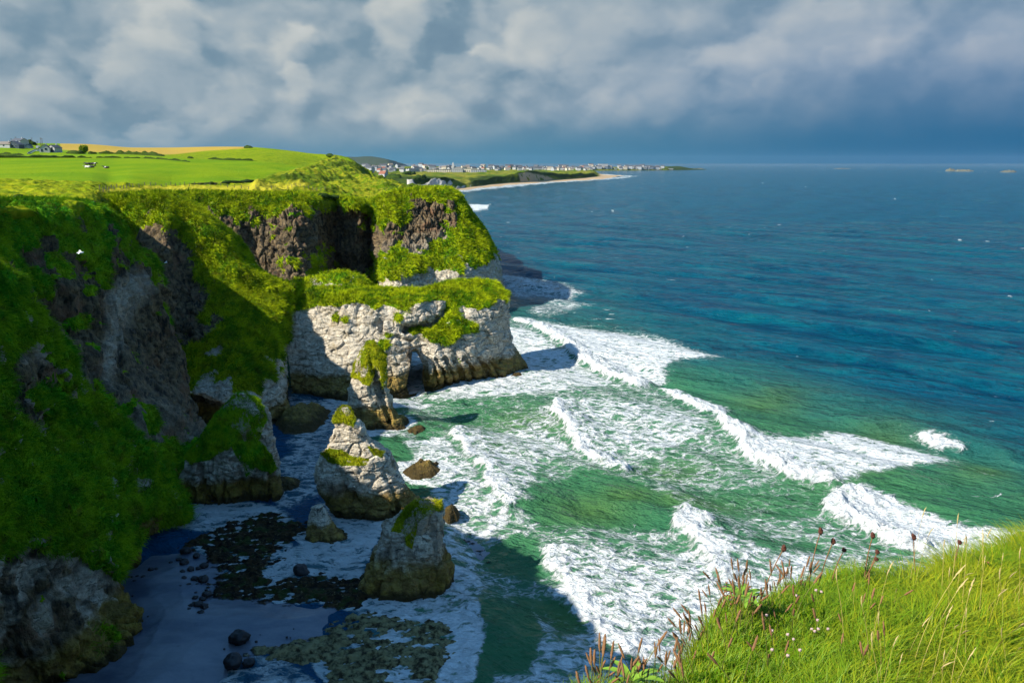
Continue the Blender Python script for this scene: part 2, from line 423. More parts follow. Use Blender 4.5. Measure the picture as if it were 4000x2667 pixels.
# --- the middle spur with the sunlit nose, the sea cave and the chalk wall
B1 = [(400, 788, 174), (500, 776, 170), (611, 772, 163), (700, 790, 163), (790, 850, 161), (850, 923, 159), (897, 1008, 157), (970, 1062, 158), (1060, 1100, 160), (1140, 1126, 163)]
B2 = [(430, 850, 166), (520, 825, 162), (630, 830, 156), (690, 862, 158.5), (770, 940, 157), (820, 1010, 156), (866, 1080, 154), (950, 1130, 155), (1060, 1150, 157), (1140, 1180, 160)]
B3 = [(480, 930, 158), (545, 925, 156), (645, 915, 151.5), (685, 980, 153.5), (740, 1060, 153), (800, 1110, 152), (870, 1160, 150), (960, 1190, 151), (1060, 1200, 154), (1135, 1230, 158)]
B4 = [(540, 1060, 146), (590, 1050, 147), (645, 1080, 147), (690, 1120, 149), (740, 1180, 149), (800, 1220, 147), (880, 1260, 144), (960, 1260, 146), (1060, 1270, 150), (1130, 1330, 156)]
B5 = [(560, 1250, 131), (590, 1250, 135), (650, 1270, 142), (700, 1290, 144), (750, 1310, 143), (810, 1330, 141), (890, 1360, 138), (980, 1370, 140), (1075, 1350, 145), (1128, 1430, 155)]
B6 = [(480, 1450, 127), (560, 1450, 129), (640, 1440, 133), (720, 1440, 135), (790, 1420, 136), (850, 1430, 135), (920, 1440, 134), (1010, 1460, 136), (1095, 1480, 140), (1130, 1500, 153)]
B7 = [(500, 1590, 122), (560, 1600, 124), (630, 1575, 127.5), (700, 1540, 129), (780, 1535, 129.5), (850, 1560, 129.5), (930, 1570, 130), (1020, 1580, 133), (1108, 1560, 139), (1135, 1530, 152)]
B7b = [(510, 1610, 122), (565, 1615, 124), (634, 1588, 130), (700, 1550, 137), (780, 1546, 138), (850, 1572, 137), (932, 1590, 130.3), (1025, 1600, 133), (1112, 1575, 139), (1137, 1540, 151)]
B8 = [(560, 1800, 117), (600, 1780, 119), (650, 1700, 126.5), (715, 1660, 135), (790, 1655, 136), (862, 1672, 133), (960, 1690, 129.7), (1060, 1655, 134), (1140, 1602, 143), (1145, 1560, 150)]
B0 = [(340, 790, 192), (470, 778, 190), (611, 770, 184), (720, 792, 182), (815, 850, 178), (880, 925, 173), (925, 1010, 169), (990, 1064, 168), (1070, 1100, 169), (1150, 1126, 172)]
rows = [offs(B0, 2, 10, dz=-6), B0, B1, B2, B3, B4, B5, B6, B7, B7b, B8, offs(B8, .3, -.4, z=-3)]
nr, nc = 420, 420
P = patch(rows, nr, nc)
g = ctl([[1]*10, [1]*10, [1]*10,
         [1, .8, .65, .8, .9, .9, 1, 1, 1, 1],
         [.8, .5, .1, .0, .1, .4, .9, 1, 1, .9],
         [.4, .1, .0, .0, .0, .15, .6, 1, .9, .3],
         [.2, .0, .0, .0, .0, .4, .8, 1, .8, .1],
         [.3, .5, .8, .9, .9, .7, .7, .85, .2, .05],
         [.7, .8, .6, .15, .1, .1, .1, .1, .1, 0],
         [.5, .5, .3, 0, 0, 0, 0, 0, 0, 0], [.3, .2, .1, 0, 0, 0, 0, 0, 0, 0], [0]*10], nr, nc)
b = ctl([[1]*10]*6+[[1]*6+[.7, .4, .2, 0], [.8, .8, .6, .4, .2, .1, 0, 0, 0, 0], [.4, .3, .2, .1]+[0]*6, [.6, .6, .7, .9, .9, .9, .2, 0, 0, 0], [.3, .3, .5, .7, .7, .6, .1, 0, 0, 0], [0]*10], nr, nc)
b = np.clip(b+.5*fbm(P/4.0, 3)*(np.linspace(0, 11, nr)[:, None] > 6), 0, 1)
o, _ = surface(P, g, b, 'basalt_spur', .8, kind='structure', turf_mat=M_TURF, edge=.42, alg=1.3, blades=(90000, .8, .055))
tag(o, 'grass backed basalt spur with a chalk wall and an arched sea cave at its foot', 'cliff')

# --- far cliff wall and headland
D1 = [(560, 772, 232), (640, 772, 236), (760, 770, 238), (850, 772, 237), (950, 775, 240), (1050, 776, 243), (1150, 776, 244), (1230, 781, 250), (1300, 788, 262), (1390, 797, 272), (1450, 806, 282),
      (1500, 782, 288), (1560, 766, 291), (1620, 757, 293), (1700, 751, 295), (1750, 752, 297), (1788, 768, 301), (1800, 785, 312), (1780, 780, 330)]
D2 = [(560, 830, 226), (640, 832, 231), (760, 840, 233), (850, 846, 231), (950, 850, 235), (1050, 850, 237), (1150, 855, 236), (1228, 842, 246), (1300, 850, 264), (1400, 858, 276), (1450, 866, 284),
      (1500, 845, 285), (1560, 832, 286), (1620, 815, 288), (1700, 806, 290), (1760, 806, 292), (1822, 830, 299), (1836, 838, 312), (1812, 830, 332)]
D3 = [(560, 950, 221), (640, 950, 227), (760, 960, 229), (850, 960, 226), (950, 965, 231), (1050, 962, 233), (1150, 960, 230), (1238, 958, 242), (1300, 960, 266), (1400, 960, 278), (1450, 958, 284),
      (1500, 945, 282), (1560, 932, 281), (1620, 915, 283), (1700, 905, 285), (1780, 884, 287), (1862, 880, 296), (1874, 890, 311), (1850, 880, 334)]
D4 = [(560, 1060, 216), (640, 1060, 223), (760, 1060, 225), (850, 1055, 221), (950, 1060, 226), (1050, 1060, 228), (1150, 1050, 224), (1246, 1055, 238), (1310, 1060, 266), (1400, 1052, 279), (1460, 1044, 283),
      (1510, 1022, 274), (1570, 1010, 270), (1630, 1002, 274), (1690, 990, 280), (1790, 985, 279), (1910, 962, 292), (1922, 972, 311), (1895, 960, 335)]
D5 = [(560, 1150, 206), (640, 1150, 214), (760, 1150, 217), (850, 1140, 213), (950, 1140, 218), (1050, 1140, 221), (1160, 1140, 216), (1256, 1140, 234), (1320, 1130, 262), (1400, 1118, 275), (1460, 1106, 279),
      (1510, 1095, 266), (1570, 1088, 262), (1630, 1085, 267), (1700, 1085, 272), (1810, 1085, 272), (1940, 1060, 289), (1954, 1060, 309), (1924, 1050, 336)]
nearer = lambda r: [(x, y, Y*(.87 if k >= 11 else .94 if k >= 9 else 1)) for k, (x, y, Y) in enumerate(r)]
D1, D2, D3, D4, D5 = [nearer(r) for r in (D1, D2, D3, D4, D5)]
D6 = offs(D5, 0, -2.0, z=-1.5)
rows = [offs(D1, -3, 16, dz=.5), offs(D1, -1, 6, dz=.6), D1, D2, D3, D4, D5, D6, offs(D6, 0, -.5, z=-4)]
nr, nc = 320, 900
P = patch(rows, nr, nc)
c = 19
g = ctl([[1]*c, [1]*c, [1]*c,
         [.55, .5, .35, .3, .35, .3, .1, .1, .1, .3, .5, .85, .45, .2, .15, .5, 1, 1, 1],
         [.0, .0, .0, .0, .0, .0, .1, .1, .0, .0, .1, .35, .0, .0, .0, .25, .9, 1, 1],
         [.05, .0, .0, .05, .1, .1, .3, .2, 0, .0, .4, .75, .7, .55, .85, 1, .7, .5, .5],
         [.1, .1, .0, .1, .2, .1, .3, .2, .1, .3, .8, .15, .05, .05, .05, .05, .05, 0, 0],
         [0]*c, [0]*c], nr, nc)
b = ctl([[1]*c]*4+[[1]*13+[1, 1, 1, .8, .5, .5], [1]*11+[.6, .5, .5, .4, .2, 0, 0, 0], [1]*9+[.8, .5]+[0]*8, [.8]*9+[0]*10, [0]*c], nr, nc)
px, py = proj(P)
for poly, v in (([(1190, 985), (1260, 940), (1330, 1000), (1345, 1090), (1250, 1120), (1200, 1060)], .35), ([(1800, 900), (1890, 930), (1930, 1010), (1820, 1000), (1700, 1060), (1680, 1000)], .5),
                ([(1470, 1040), (1560, 1000), (1660, 1010), (1660, 1060), (1600, 1090), (1480, 1090)], .5), ([(1480, 790), (1600, 790), (1620, 850), (1540, 900), (1480, 870)], .3)):
    g = g+v*pmask(px, py, poly, 18)
o, _ = surface(P, g, b, 'headland_cliff', 1.0, kind='structure', edge=.5, tuft=1.3, blades=(90000, 1.0, .10))
tag(o, 'long basalt cliff with a grassy top ending in a chalk based headland', 'cliff')
# free standing chalk buttress in front of the headland
# --- neck of grass behind the arch headland
nk = [[(1090, 1130, 196), (1146, 1104, 194), (1206, 1086, 192), (1262, 1077, 192), (1334, 1062, 192), (1380, 1072, 193), (1412, 1086, 193), (1460, 1130, 194)]]
rows = [offs(nk[0], 0, 14, dz=-12), offs(nk[0], 0, 5, dz=-3), nk[0], offs(nk[0], 0, -8, dz=-3.2), offs(nk[0], 0, -18, dz=-5.0), offs(nk[0], 0, -24, dz=-9.0)]
P = patch(rows, 160, 220)
g = np.ones(P.shape[:2]); b = np.zeros(P.shape[:2])
o, _ = surface(P, g, b, 'grass_mound', .6, kind='structure', tuft=1.5, blades=(14000, .8, .07))
tag(o, 'bright grassy mound joining the arch headland to the cliffs', 'mound')

# ================================================================== the arch headland
C1 = [(1090, 1112, 168), (1200, 1118, 168), (1290, 1125, 167), (1390, 1122, 167), (1480, 1128, 167), (1560, 1128, 168), (1610, 1129, 169), (1650, 1126, 170), (1690, 1115, 171), (1770, 1099, 173), (1860, 1097, 175), (1920, 1099, 176.5), (1952, 1120, 178.5), (1950, 1122, 181)]
C2 = [(1120, 1210, 161), (1200, 1200, 161), (1290, 1194, 160), (1390, 1184, 160), (1480, 1210, 160), (1560, 1204, 160.5), (1610, 1195, 161), (1640, 1185, 161.5), (1690, 1200, 163), (1770, 1210, 164), (1860, 1212, 166), (1930, 1195, 169), (1984, 1165, 174), (1978, 1165, 182)]
C3 = [(1120, 1340, 157), (1200, 1335, 157.3), (1290, 1325, 156.3), (1390, 1320, 155.7), (1480, 1320, 156.5), (1560, 1320, 157), (1605, 1330, 158), (1640, 1335, 159), (1690, 1325, 158.7), (1770, 1330, 160), (1860, 1320, 162.5), (1930, 1300, 166), (1988, 1270, 173), (1982, 1265, 183)]
C4 = [(1130, 1450, 154), (1205, 1450, 153.8), (1290, 1450, 152.6), (1385, 1450, 152), (1470, 1450, 153), (1550, 1440, 154.3), (1606, 1440, 156.3), (1642, 1440, 158.6), (1690, 1440, 155.8), (1770, 1425, 157.5), (1860, 1405, 161), (1940, 1385, 165.5), (2006, 1350, 172.5), (1998, 1345, 184)]
C5 = [(1140, 1546, 152), (1210, 1553, 151), (1290, 1560, 150), (1375, 1564, 149), (1458, 1560, 149.5), (1543, 1545, 152), (1617, 1526, 155.2), (1645, 1500, 160), (1668, 1516, 157), (1737, 1509, 158.3), (1864, 1487, 162.5), (1977, 1478, 164.5), (2060, 1440, 171.5), (2040, 1425, 184)]
C1 = offs(C1, 0, 0, dz=-1.0)
Cb = offs(C1, 0, 4.0, dz=-.2)
Cc = offs(C1, 0, 5.6, dz=-6)
Cd = offs(C5, 0, 26, z=-2)
Cd = [('w', q[1], max(q[2], 170.0), -2) for q in offs(C1, .5, 6.6, z=-2)]
rows = [Cd, Cc, Cb, C1, C2, C3, C4, C5, offs(C5, .2, -.3, z=-3)]
nr, nc = 420, 620
P = patch(rows, nr, nc); c = 14
g = ctl([[0]*c, [.3]*c, [1]*c, [1]*c, [.35]*c, [0]*c, [0]*c, [0]*c, [0]*c], nr, nc)*0
px, py = proj(P)
turf = [(1080, 1090), (1300, 1100), (1600, 1115), (1690, 1100), (1940, 1085), (1985, 1150), (1975, 1175), (1945, 1165), (1925, 1195), (1870, 1212), (1800, 1195), (1770, 1215), (1740, 1170), (1690, 1172),
        (1620, 1190), (1580, 1215), (1500, 1190), (1465, 1212), (1440, 1190), (1390, 1178), (1345, 1192), (1285, 1195), (1240, 1190), (1200, 1205), (1120, 1210)]
ramp = [(1775, 1195), (1740, 1225), (1760, 1262), (1730, 1300), (1695, 1335), (1770, 1338), (1790, 1312), (1830, 1300), (1875, 1295), (1850, 1262), (1800, 1240), (1790, 1205)]
ramp2 = [(1610, 1285), (1680, 1275), (1745, 1225), (1740, 1290), (1690, 1335), (1640, 1300), (1612, 1312)]
g = np.maximum(g, pmask(px, py, turf, 9)*1.0)
g = np.maximum(g, pmask(px, py, ramp, 9)*1.0); g = np.maximum(g, pmask(px, py, ramp2, 9)*.95)
g = np.where(np.arange(nr)[:, None] < nr*3/8.0, 1.0-.9*(np.arange(nr)[:, None] < nr*.14), g)
for (x, y, r) in ((1560, 1240, 22), (1585, 1225, 20), (1515, 1312, 12), (1500, 1345, 22), (1310, 1240, 18), (1345, 1250, 14)):
    g = np.maximum(g, .8*sstep(r*1.5, r*.5, np.hypot(px-x, (py-y)*1.2)))
# the slanting cleft under the ramp and small overhangs
N = normals(P)
cleft, _, _ = segdist(px, py, [(1755, 1190), (1735, 1235), (1690, 1272), (1640, 1285), (1590, 1282)], False)
P = P-N*(3.2*np.exp(-(cleft/16.0)**2))[..., None]
pr, _, _ = segdist(px, py, [(1480, 1235), (1490, 1300), (1605, 1330), (1608, 1390)], False)
P = P-N*(.9*np.exp(-(pr/7.0)**2))[..., None]
for xs in (1700, 1728, 1765, 1800, 1845, 1905, 1945):
    d, _, _ = segdist(px, py, [(xs-25, 1400), (xs, 1440), (xs+12, 1500)], False)
    P = P-N*(1.3*np.exp(-(d/6.0)**2))[..., None]
base = tuple(np.array(W(1640, 1490, 162)))
base = (base[0], base[1], 0)
hole = [(1610, 1372), (1626, 1372), (1640, 1398), (1652, 1424), (1650, 1450), (1650, 1475), (1660, 1530), (1598, 1540), (1588, 1505), (1596, 1460), (1606, 1415)]
t = thing('sea_arch', 'white chalk headland with a grassy top and a small arch through it at the waterline', 'sea arch', base)
o, _ = surface(P, g, ctl([[0]*c]*9, nr, nc), 'rock', .62, turf_mat=M_TURF, parent=t, base=base, hole=hole, edge=.38, slope_bias=0, tuft=.9, alg=1.7, blades=(45000, .7, .06))
# inside of the arch: a rough tunnel
ring = [(1594, 1545), (1586, 1505), (1594, 1460), (1602, 1418), (1604, 1386), (1612, 1364), (1630, 1364), (1644, 1394), (1657, 1424), (1655, 1450), (1656, 1475), (1668, 1540)]
T = []
for k, dy in enumerate((-3, 1, 5, 9, 13)):
    T.append([('w',)+tuple(np.array(W(x, y, 158))+np.array([dy*(x-2000)/F*1.0, dy, -dy*.235*(1 if False else 1)])) for x, y in ring])
P = patch(T, 60, 140)[::-1]
off = rock_offset(P, np.zeros(P.shape[:2]), .35)
P = P-normals(P)*np.abs(off)[..., None]*0
link('arch_tunnel', mesh_from('arch_tunnel', P.reshape(-1, 3)-np.array(base), gridquads(60, 140), M_ROCK, {'bas': np.zeros(60*140), 'alg': np.full(60*140, 1.3)}), t)

# ================================================================== sea stacks
def loft(levels, ratio, nl, ns, seed, sq=2.4, rough=.14, lean=0.0):
    """levels: (py, pxL, pxR, Yc), top to bottom"""
    L = []
    for (py, xl, xr, Y) in levels:
        a = W(xl, py, Y); b_ = W(xr, py, Y)
        L.append(((a[0]+b_[0])/2, Y, a[2], (b_[0]-a[0])/2))
    L = np.array(L)
    r = ratio if np.ndim(ratio) else np.full(len(L), ratio)
    L = np.concatenate([L, (L[:, 3]*r)[:, None]], 1)
    top = L[0].copy(); top[2] += L[0, 3]*.55; top[3] *= .02; top[4] *= .02
    mid = L[0].copy(); mid[2] += L[0, 3]*.42; mid[3] *= .62; mid[4] *= .62
    bot = L[-1].copy(); bot[2] = -3.0
    L = np.vstack([top, mid, L, bot])
    L = catmull(L, nl, 0)
    ph = np.linspace(-1.5*math.pi, .5*math.pi, ns)
    c, s = np.cos(ph), np.sin(ph)
    q = (np.abs(c)**sq+np.abs(s)**sq)**(-1/sq)
    X = L[:, 0:1]+L[:, 3:4]*(c*q); Y = L[:, 1:2]+L[:, 4:5]*(s*q); Z = np.repeat(L[:, 2:3], ns, 1)
    nz = fbm(np.stack([np.repeat((c*1.3)[None], nl, 0), np.repeat((s*1.3)[None], nl, 0), Z/7.0+seed*7.7], -1), 3)
    k = 1+rough*nz
    X = L[:, 0:1]+(X-L[:, 0:1])*k; Y = L[:, 1:2]+(Y-L[:, 1:2])*k
    return np.stack([X, Y, Z], -1)
def stack(label, levels, ratio, turfs, seed, nl=240, ns=380, amp=.55, name='sea_stack', cat='sea stack', group='chalk sea stacks in the bay', sq=2.4, tm=None, alg=1.0, edge=.35, cuts=(), bas=0.0, rough=.07, tuft=.6, darkb=(), blades=6000):
    P = loft(levels, ratio, nl, ns, seed, sq, rough)
    px, py = proj(P)
    g = np.zeros(P.shape[:2])
    for poly, v in turfs: g = np.maximum(g, v*pmask(px, py, poly, 8))
    N = normals(P, True)
    for line, w, dp in cuts:
        d, _, _ = segdist(px, py, line, False)
        front = sstep(.1, -.3, N[..., 1])
        P = P-N*(dp*front*np.exp(-(d/w)**2))[..., None]
    bs = np.full(P.shape[:2], float(bas))
    for poly, v in darkb: bs = np.maximum(bs, v*pmask(px, py, poly, 25))
    bs = np.clip(bs+(bs > .02)*.5*fbm(P/2.5, 3), 0, 1)
    base = (float(P[-1, :, 0].mean()), float(P[-1, :, 1].mean()), 0.0)
    t = thing(name, label, cat, base, group)
    surface(P, g, bs, 'rock', amp, wrap=True, parent=t, base=base, turf_mat=tm or M_MOSS, turf=bool(turfs), edge=edge, slope_bias=0, tuft=tuft, alg=alg, turf_name='grass_cap', cap=.10, blades=(blades, .26, .025))
    return t
# tall stack beside the arch
stack('tall narrow chalk stack with a vertical cleft standing beside the arch headland',
      [(1345, 1425, 1468, 134), (1400, 1392, 1504, 134), (1470, 1374, 1516, 134), (1540, 1362, 1532, 134), (1600, 1362, 1550, 134), (1640, 1372, 1580, 134), (1668, 1385, 1606, 134)], .62,
      [([(1420, 1320), (1470, 1320), (1500, 1370), (1512, 1450), (1516, 1490), (1500, 1500), (1480, 1440), (1460, 1470), (1445, 1510), (1415, 1500), (1400, 1480), (1365, 1475), (1380, 1420), (1400, 1385)], .95),
       ([(1485, 1480), (1512, 1480), (1510, 1515), (1490, 1510)], .8)], 1, cuts=(([(1460, 1455), (1480, 1520), (1505, 1580), (1525, 1640)], 8, 2.2), ([(1440, 1380), (1450, 1450)], 6, .5)), alg=1.6)
# two shouldered stack in mid bay
stack('chalk stack with a narrow mossy head above broad shoulders in the middle of the bay',
      [(1600, 1318, 1372, 99), (1640, 1298, 1402, 99), (1700, 1284, 1432, 99), (1735, 1278, 1468, 99), (1765, 1264, 1506, 99), (1800, 1248, 1532, 99), (1860, 1243, 1552, 99), (1910, 1258, 1592, 99), (1960, 1278, 1645, 99), (2000, 1308, 1668, 99)], [.7, .7, .65, .62, .6, .62, .62, .6, .55, .52],
      [([(1290, 1580), (1375, 1580), (1392, 1640), (1380, 1672), (1340, 1650), (1295, 1645)], .95),
       ([(1285, 1748), (1330, 1755), (1370, 1780), (1440, 1795), (1430, 1815), (1340, 1818), (1280, 1805), (1262, 1775)], .95),
       ([(1420, 1735), (1500, 1765), (1490, 1790), (1455, 1775)], .75)], 2, alg=1.5,
      cuts=(([(1330, 1850), (1345, 1920), (1400, 1960)], 14, 1.0), ([(1500, 1860), (1540, 1930), (1560, 2000)], 7, .8)), darkb=(([(1250, 1860), (1330, 1880), (1380, 1960), (1300, 1960)], .8),))
# nearest stack
stack('nearest chalk stack with grey layered sides and a small grass cap beside the seaweed reef',
      [(1975, 1612, 1742, 80), (2000, 1585, 1746, 80), (2060, 1520, 1745, 80), (2130, 1478, 1750, 80), (2200, 1438, 1768, 80), (2260, 1398, 1786, 80), (2310, 1366, 1798, 80), (2335, 1345, 1806, 80)], [.7, .75, .75, .75, .74, .72, .7, .68],
      [([(1575, 2010), (1590, 1990), (1640, 1950), (1720, 1950), (1735, 1985), (1690, 2000), (1660, 2020), (1640, 2035), (1620, 2090), (1610, 2140), (1590, 2130), (1575, 2080), (1530, 2080), (1545, 2045)], .92)], 3, alg=1.5, amp=.6, bas=.28,
      cuts=(([(1520, 2100), (1510, 2200), (1470, 2330)], 10, .4), ([(1690, 2060), (1700, 2160), (1690, 2260)], 8, .35)))
# broad grass covered stack on the left
stack('broad stack smothered in dark grass with a bright green peak, left of the channel',
      [(1548, 905, 968, 104), (1590, 865, 1030, 104), (1660, 815, 1060, 104), (1740, 760, 1080, 104), (1800, 720, 1090, 104), (1870, 690, 1095, 104), (1940, 670, 1090, 104), (1990, 660, 1080, 103), (2040, 650, 1060, 102)], [.7, .7, .65, .6, .55, .5, .48, .46, .45],
      [([(900, 1520), (980, 1530), (1030, 1590), (1045, 1640), (1030, 1680), (1020, 1720), (1060, 1770), (1080, 1830), (1060, 1850), (1000, 1830), (960, 1870), (930, 1800), (905, 1740), (860, 1770), (800, 1800), (740, 1810), (710, 1780), (740, 1720), (800, 1660), (850, 1600)], .95)], 4, alg=1.3,
      tm=M_TURF_SHADE, amp=.8, blades=26000, bas=.2, darkb=(([(640, 1880), (780, 1900), (1000, 1870), (1100, 1880), (1100, 2060), (640, 2060)], .8),), cuts=(([(830, 1960), (790, 1900), (780, 1830)], 12, 1.2), ([(1010, 1700), (1050, 1800), (1060, 1950)], 8, .6)))
# small layered rock
stack('small squat layered rock standing between the broad grassy stack and the shouldered stack', 
      [(1985, 1204, 1272, 91), (2020, 1200, 1290, 91), (2060, 1192, 1312, 91), (2090, 1190, 1345, 91), (2103, 1190, 1362, 91)], .75, [], 5, nl=90, ns=140, amp=.35, name='sea_rock', cat='rock', group=None, alg=.8)
# low rocks awash
def lowrock(label, pts, z, seed, alg=3.0, n=70, group=None, name='sea_rock', m=None):
    x0, x1, y0, y1 = pts
    cx, cy, _ = G((x0+x1)/2, (y0+y1)/2)
    a = G(x0, (y0+y1)/2)[0]; b_ = G(x1, (y0+y1)/2)[0]; ya = G(0, y1)[1]; yb = G(0, y0)[1]
    rx, ry = (b_-a)/2, (yb-ya)/2
    t_ = np.linspace(0, 1, n); ph = np.linspace(0, 2*math.pi, n*2)
    rr = t_[:, None]*(1+.25*fbm(np.stack([np.cos(ph)*1.5, np.sin(ph)*1.5, ph*0+seed*3.3], -1), 3)[None])
    X = rr*np.cos(ph)*rx; Y = rr*np.sin(ph)*ry
    h = z*(1-t_[:, None]**2.2)*(1+.5*fbm(np.stack([X/1.5, Y/1.5, X*0+seed], -1), 4))-.6*t_[:, None]**4
    P = np.stack([X, Y, h], -1)
    o = link(name, mesh_from(name, P.reshape(-1, 3), gridquads(n, 2*n), m or M_ROCK, {'bas': np.full(n*2*n, .2), 'alg': np.full(n*2*n, alg)}))
    o.location = (cx, cy, 0)
    return tag(o, label, 'rock', group)
lowrock('flat yellow green weedy rock awash in the foam right of the shouldered stack', (1572, 1745, 1808, 1868), 1.3, 1)
lowrock('brown and ochre ledge at the water under the chalk wall below the spur', (1070, 1285, 1590, 1695), 2.3, 2)
lowrock('low ochre ledge trailing from the foot of the tall cleft stack into the foam', (1590, 1672, 1664, 1696), .8, 3)
lowrock('small foaming rock just behind the peak of the nearest stack', (1725, 1795, 1975, 2030), 1.0, 4)
lowrock('yellowish rock toe at the seaward end of the arch headland', (1975, 2062, 1462, 1486), 1.0, 5)
lowrock('dark ledge at the right foot of the broad grassy stack', (1050, 1180, 1860, 1915), .7, 6, alg=1.6)
# ================================================================== beach and tidal rocks
SAND = [(380, 2255), (480, 2238), (640, 2178), (760, 2150), (860, 2215), (860, 2330), (1335, 2360), (1320, 2440), (1150, 2512), (1010, 2535), (900, 2560), (850, 2625), (760, 2690), (600, 2950), (200, 2950), (300, 2700), (380, 2600), (480, 2440), (400, 2300)]
SH1 = [(743, 2126), (830, 2080), (933, 2030), (1088, 2016), (1185, 2070), (1094, 2131), (1082, 2190), (996, 2229), (1030, 2252), (1174, 2254), (1440, 2266), (1420, 2385), (1203, 2355), (1000, 2345), (840, 2330), (850, 2220), (830, 2160)]
SH2 = [(1010, 2540), (1157, 2512), (1306, 2448), (1312, 2418), (1455, 2396), (1600, 2420), (1693, 2430), (1738, 2451), (1700, 2485), (1742, 2517), (1700, 2606), (1690, 2720), (1300, 2760), (1300, 2660), (1264, 2588), (1157, 2572)]
sx = np.linspace(-58, 14, 640); sy = np.linspace(50, 106, 500)
X, Y = np.meshgrid(sx, sy); Y = Y[::-1]; X = X
def sea_poly(poly): return [G(*p)[:2] for p in poly]
def sdist(X, Y, poly):
    p = sea_poly(poly); d, _, _ = segdist(X, Y, p); return np.where(inside(X, Y, p), d, -d)
P0 = np.stack([X, Y, X*0], -1)
n1 = fbm(P0/4.0, 4); n2 = fbm(P0/1.1, 3)
ds = sdist(X, Y, SAND)+n1*.5
sand = np.clip(ds*.09, -1.2, .35)+.04*n1
# weedy reefs: tilted beds running across the bay
ang = R(12); al = X*math.cos(ang)+Y*math.sin(ang); ac = -X*math.sin(ang)+Y*math.cos(ang)
bedn = ridged(np.stack([al/5.5, ac/1.3, al*0], -1), 3)
d1 = sdist(X, Y, SH1)+n1*.8; d2 = sdist(X, Y, SH2)+n1*.8
n3 = fbm(P0/.45, 3)
rock1 = np.clip(d1*.35, -1.5, .12)+bedn*.5-.24+n2*.34+n1*.16+n3*.10
rock2 = np.clip(d2*.4, -1.5, .12)+bedn*.46-.24+n2*.3+n1*.2+n3*.10
rk = np.maximum(rock1, rock2)
Z = np.maximum(sand, rk); rocky = sstep(-.03, .07, rk-sand)
weed = sstep(.35, -.2, d2-d1+3.0*n1-1.0)
m, t, b = newmat('beach_sand_and_reef')
p = t.pos(); rv = t.attr('rocky'); wd = t.attr('weed')
nn = t.noise(p, 1.6, 5, .65); nf = t.noise(p, 14, 3, .7)
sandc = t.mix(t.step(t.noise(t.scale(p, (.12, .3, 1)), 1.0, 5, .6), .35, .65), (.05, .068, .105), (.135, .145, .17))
sandc = t.mix(t.math('MULTIPLY', t.step(nf, .60, .72), .75), sandc, (.30, .31, .33))
sandc = t.mix(t.math('MULTIPLY', t.step(t.noise(p, .9, 6, .8), .62, .7), .6), sandc, (.04, .038, .04))
wk = t.mix(t.step(nn, .38, .62), (.005, .004, .002), (.045, .026, .008))
wk = t.mix(t.math('MULTIPLY', t.step(t.noise(p, 2.6, 4, .7), .60, .68), .8), wk, (.22, .20, .10))
wk = t.mix(t.math('MULTIPLY', t.step(t.noise(p, .6, 3, .5), .52, .62), .6), wk, (.025, .05, .006))
ok = t.mix(t.step(nn, .36, .62), (.030, .022, .009), (.25, .215, .10))
rc = t.mix(wd, ok, wk)
t.put(b.inputs['Base Color'], t.mix(rv, sandc, rc))
t.put(b.inputs['Roughness'], t.math('ADD', .28, t.math('MULTIPLY', rv, .45)))
t.put(b.inputs['Specular IOR Level'], t.math('SUBTRACT', .5, t.math('MULTIPLY', rv, .35)))
t.put(b.inputs['Normal'], t.bump(t.math('ADD', t.math('MULTIPLY', nn, t.math('ADD', t.math('MULTIPLY', rv, 1.0), .06)), t.math('MULTIPLY', nf, .03)), .9, .4))
M_BEACH = m
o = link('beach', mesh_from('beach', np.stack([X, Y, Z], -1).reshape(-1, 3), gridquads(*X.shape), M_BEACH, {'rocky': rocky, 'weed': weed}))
tag(o, 'shaded wet sand with seaweed covered reefs at the head of the bay', 'beach', kind='structure')

# boulders on the sand
M_BOULDER = plain('black_boulder', (.012, .011, .012), .55, .5, 2.0, .4)
def boulder_mesh(seed, n=26):
    th = np.linspace(0, math.pi, n)[:, None]; ph = np.linspace(0, 2*math.pi, n*2)[None]
    d = np.stack([np.sin(th)*np.cos(ph), np.sin(th)*np.sin(ph), np.cos(th)+ph*0], -1)
    r = 1+.22*fbm(d*1.1+seed*5.1, 3)-.08*np.maximum(0, ridged(d*1.4+seed, 2)-.4)
    P = d*r[..., None]*np.array([1, .85, .68])
    return mesh_from('boulder', P.reshape(-1, 3), gridquads(n, 2*n), M_BOULDER)
BM = [boulder_mesh(k) for k in range(5)]
def boulder(x, y, rpx, k, label, group=None, zoff=.25, name='boulder'):
    q = G(x, y); zc = q[1]*CT+CH*ST
    r = rpx/F*zc
    o = link(name, BM[k % 5]); o.location = (q[0], q[1], max(.05, r*zoff+.15)); o.scale = (r, r, r); o.rotation_euler = (0, 0, k*1.7)
    return tag(o, label, 'boulder', group)
boulder(936, 2512, 41, 0, 'large round black boulder on the wet sand, topmost of the big pair', zoff=.45)
boulder(912, 2604, 40, 1, 'large round black boulder in the foam edge below the other big one', zoff=.45)
boulder(972, 2596, 24, 2, 'small dark boulder in the water right of the lower big black boulder', zoff=.2)
o = boulder(1178, 2240, 32, 3, 'pointed dark rock standing in the blue foam between the reef and the nearest stack', name='sea_rock')
o.rotation_euler = (.5, .4, .4)
rq = np.random.default_rng(77)
extra = [(rq.uniform(470, 860), rq.uniform(2250, 2480), rq.uniform(3.5, 7)) for _ in range(26)]+[(rq.uniform(560, 1250), rq.uniform(2400, 2540), rq.uniform(3, 6)) for _ in range(24)]
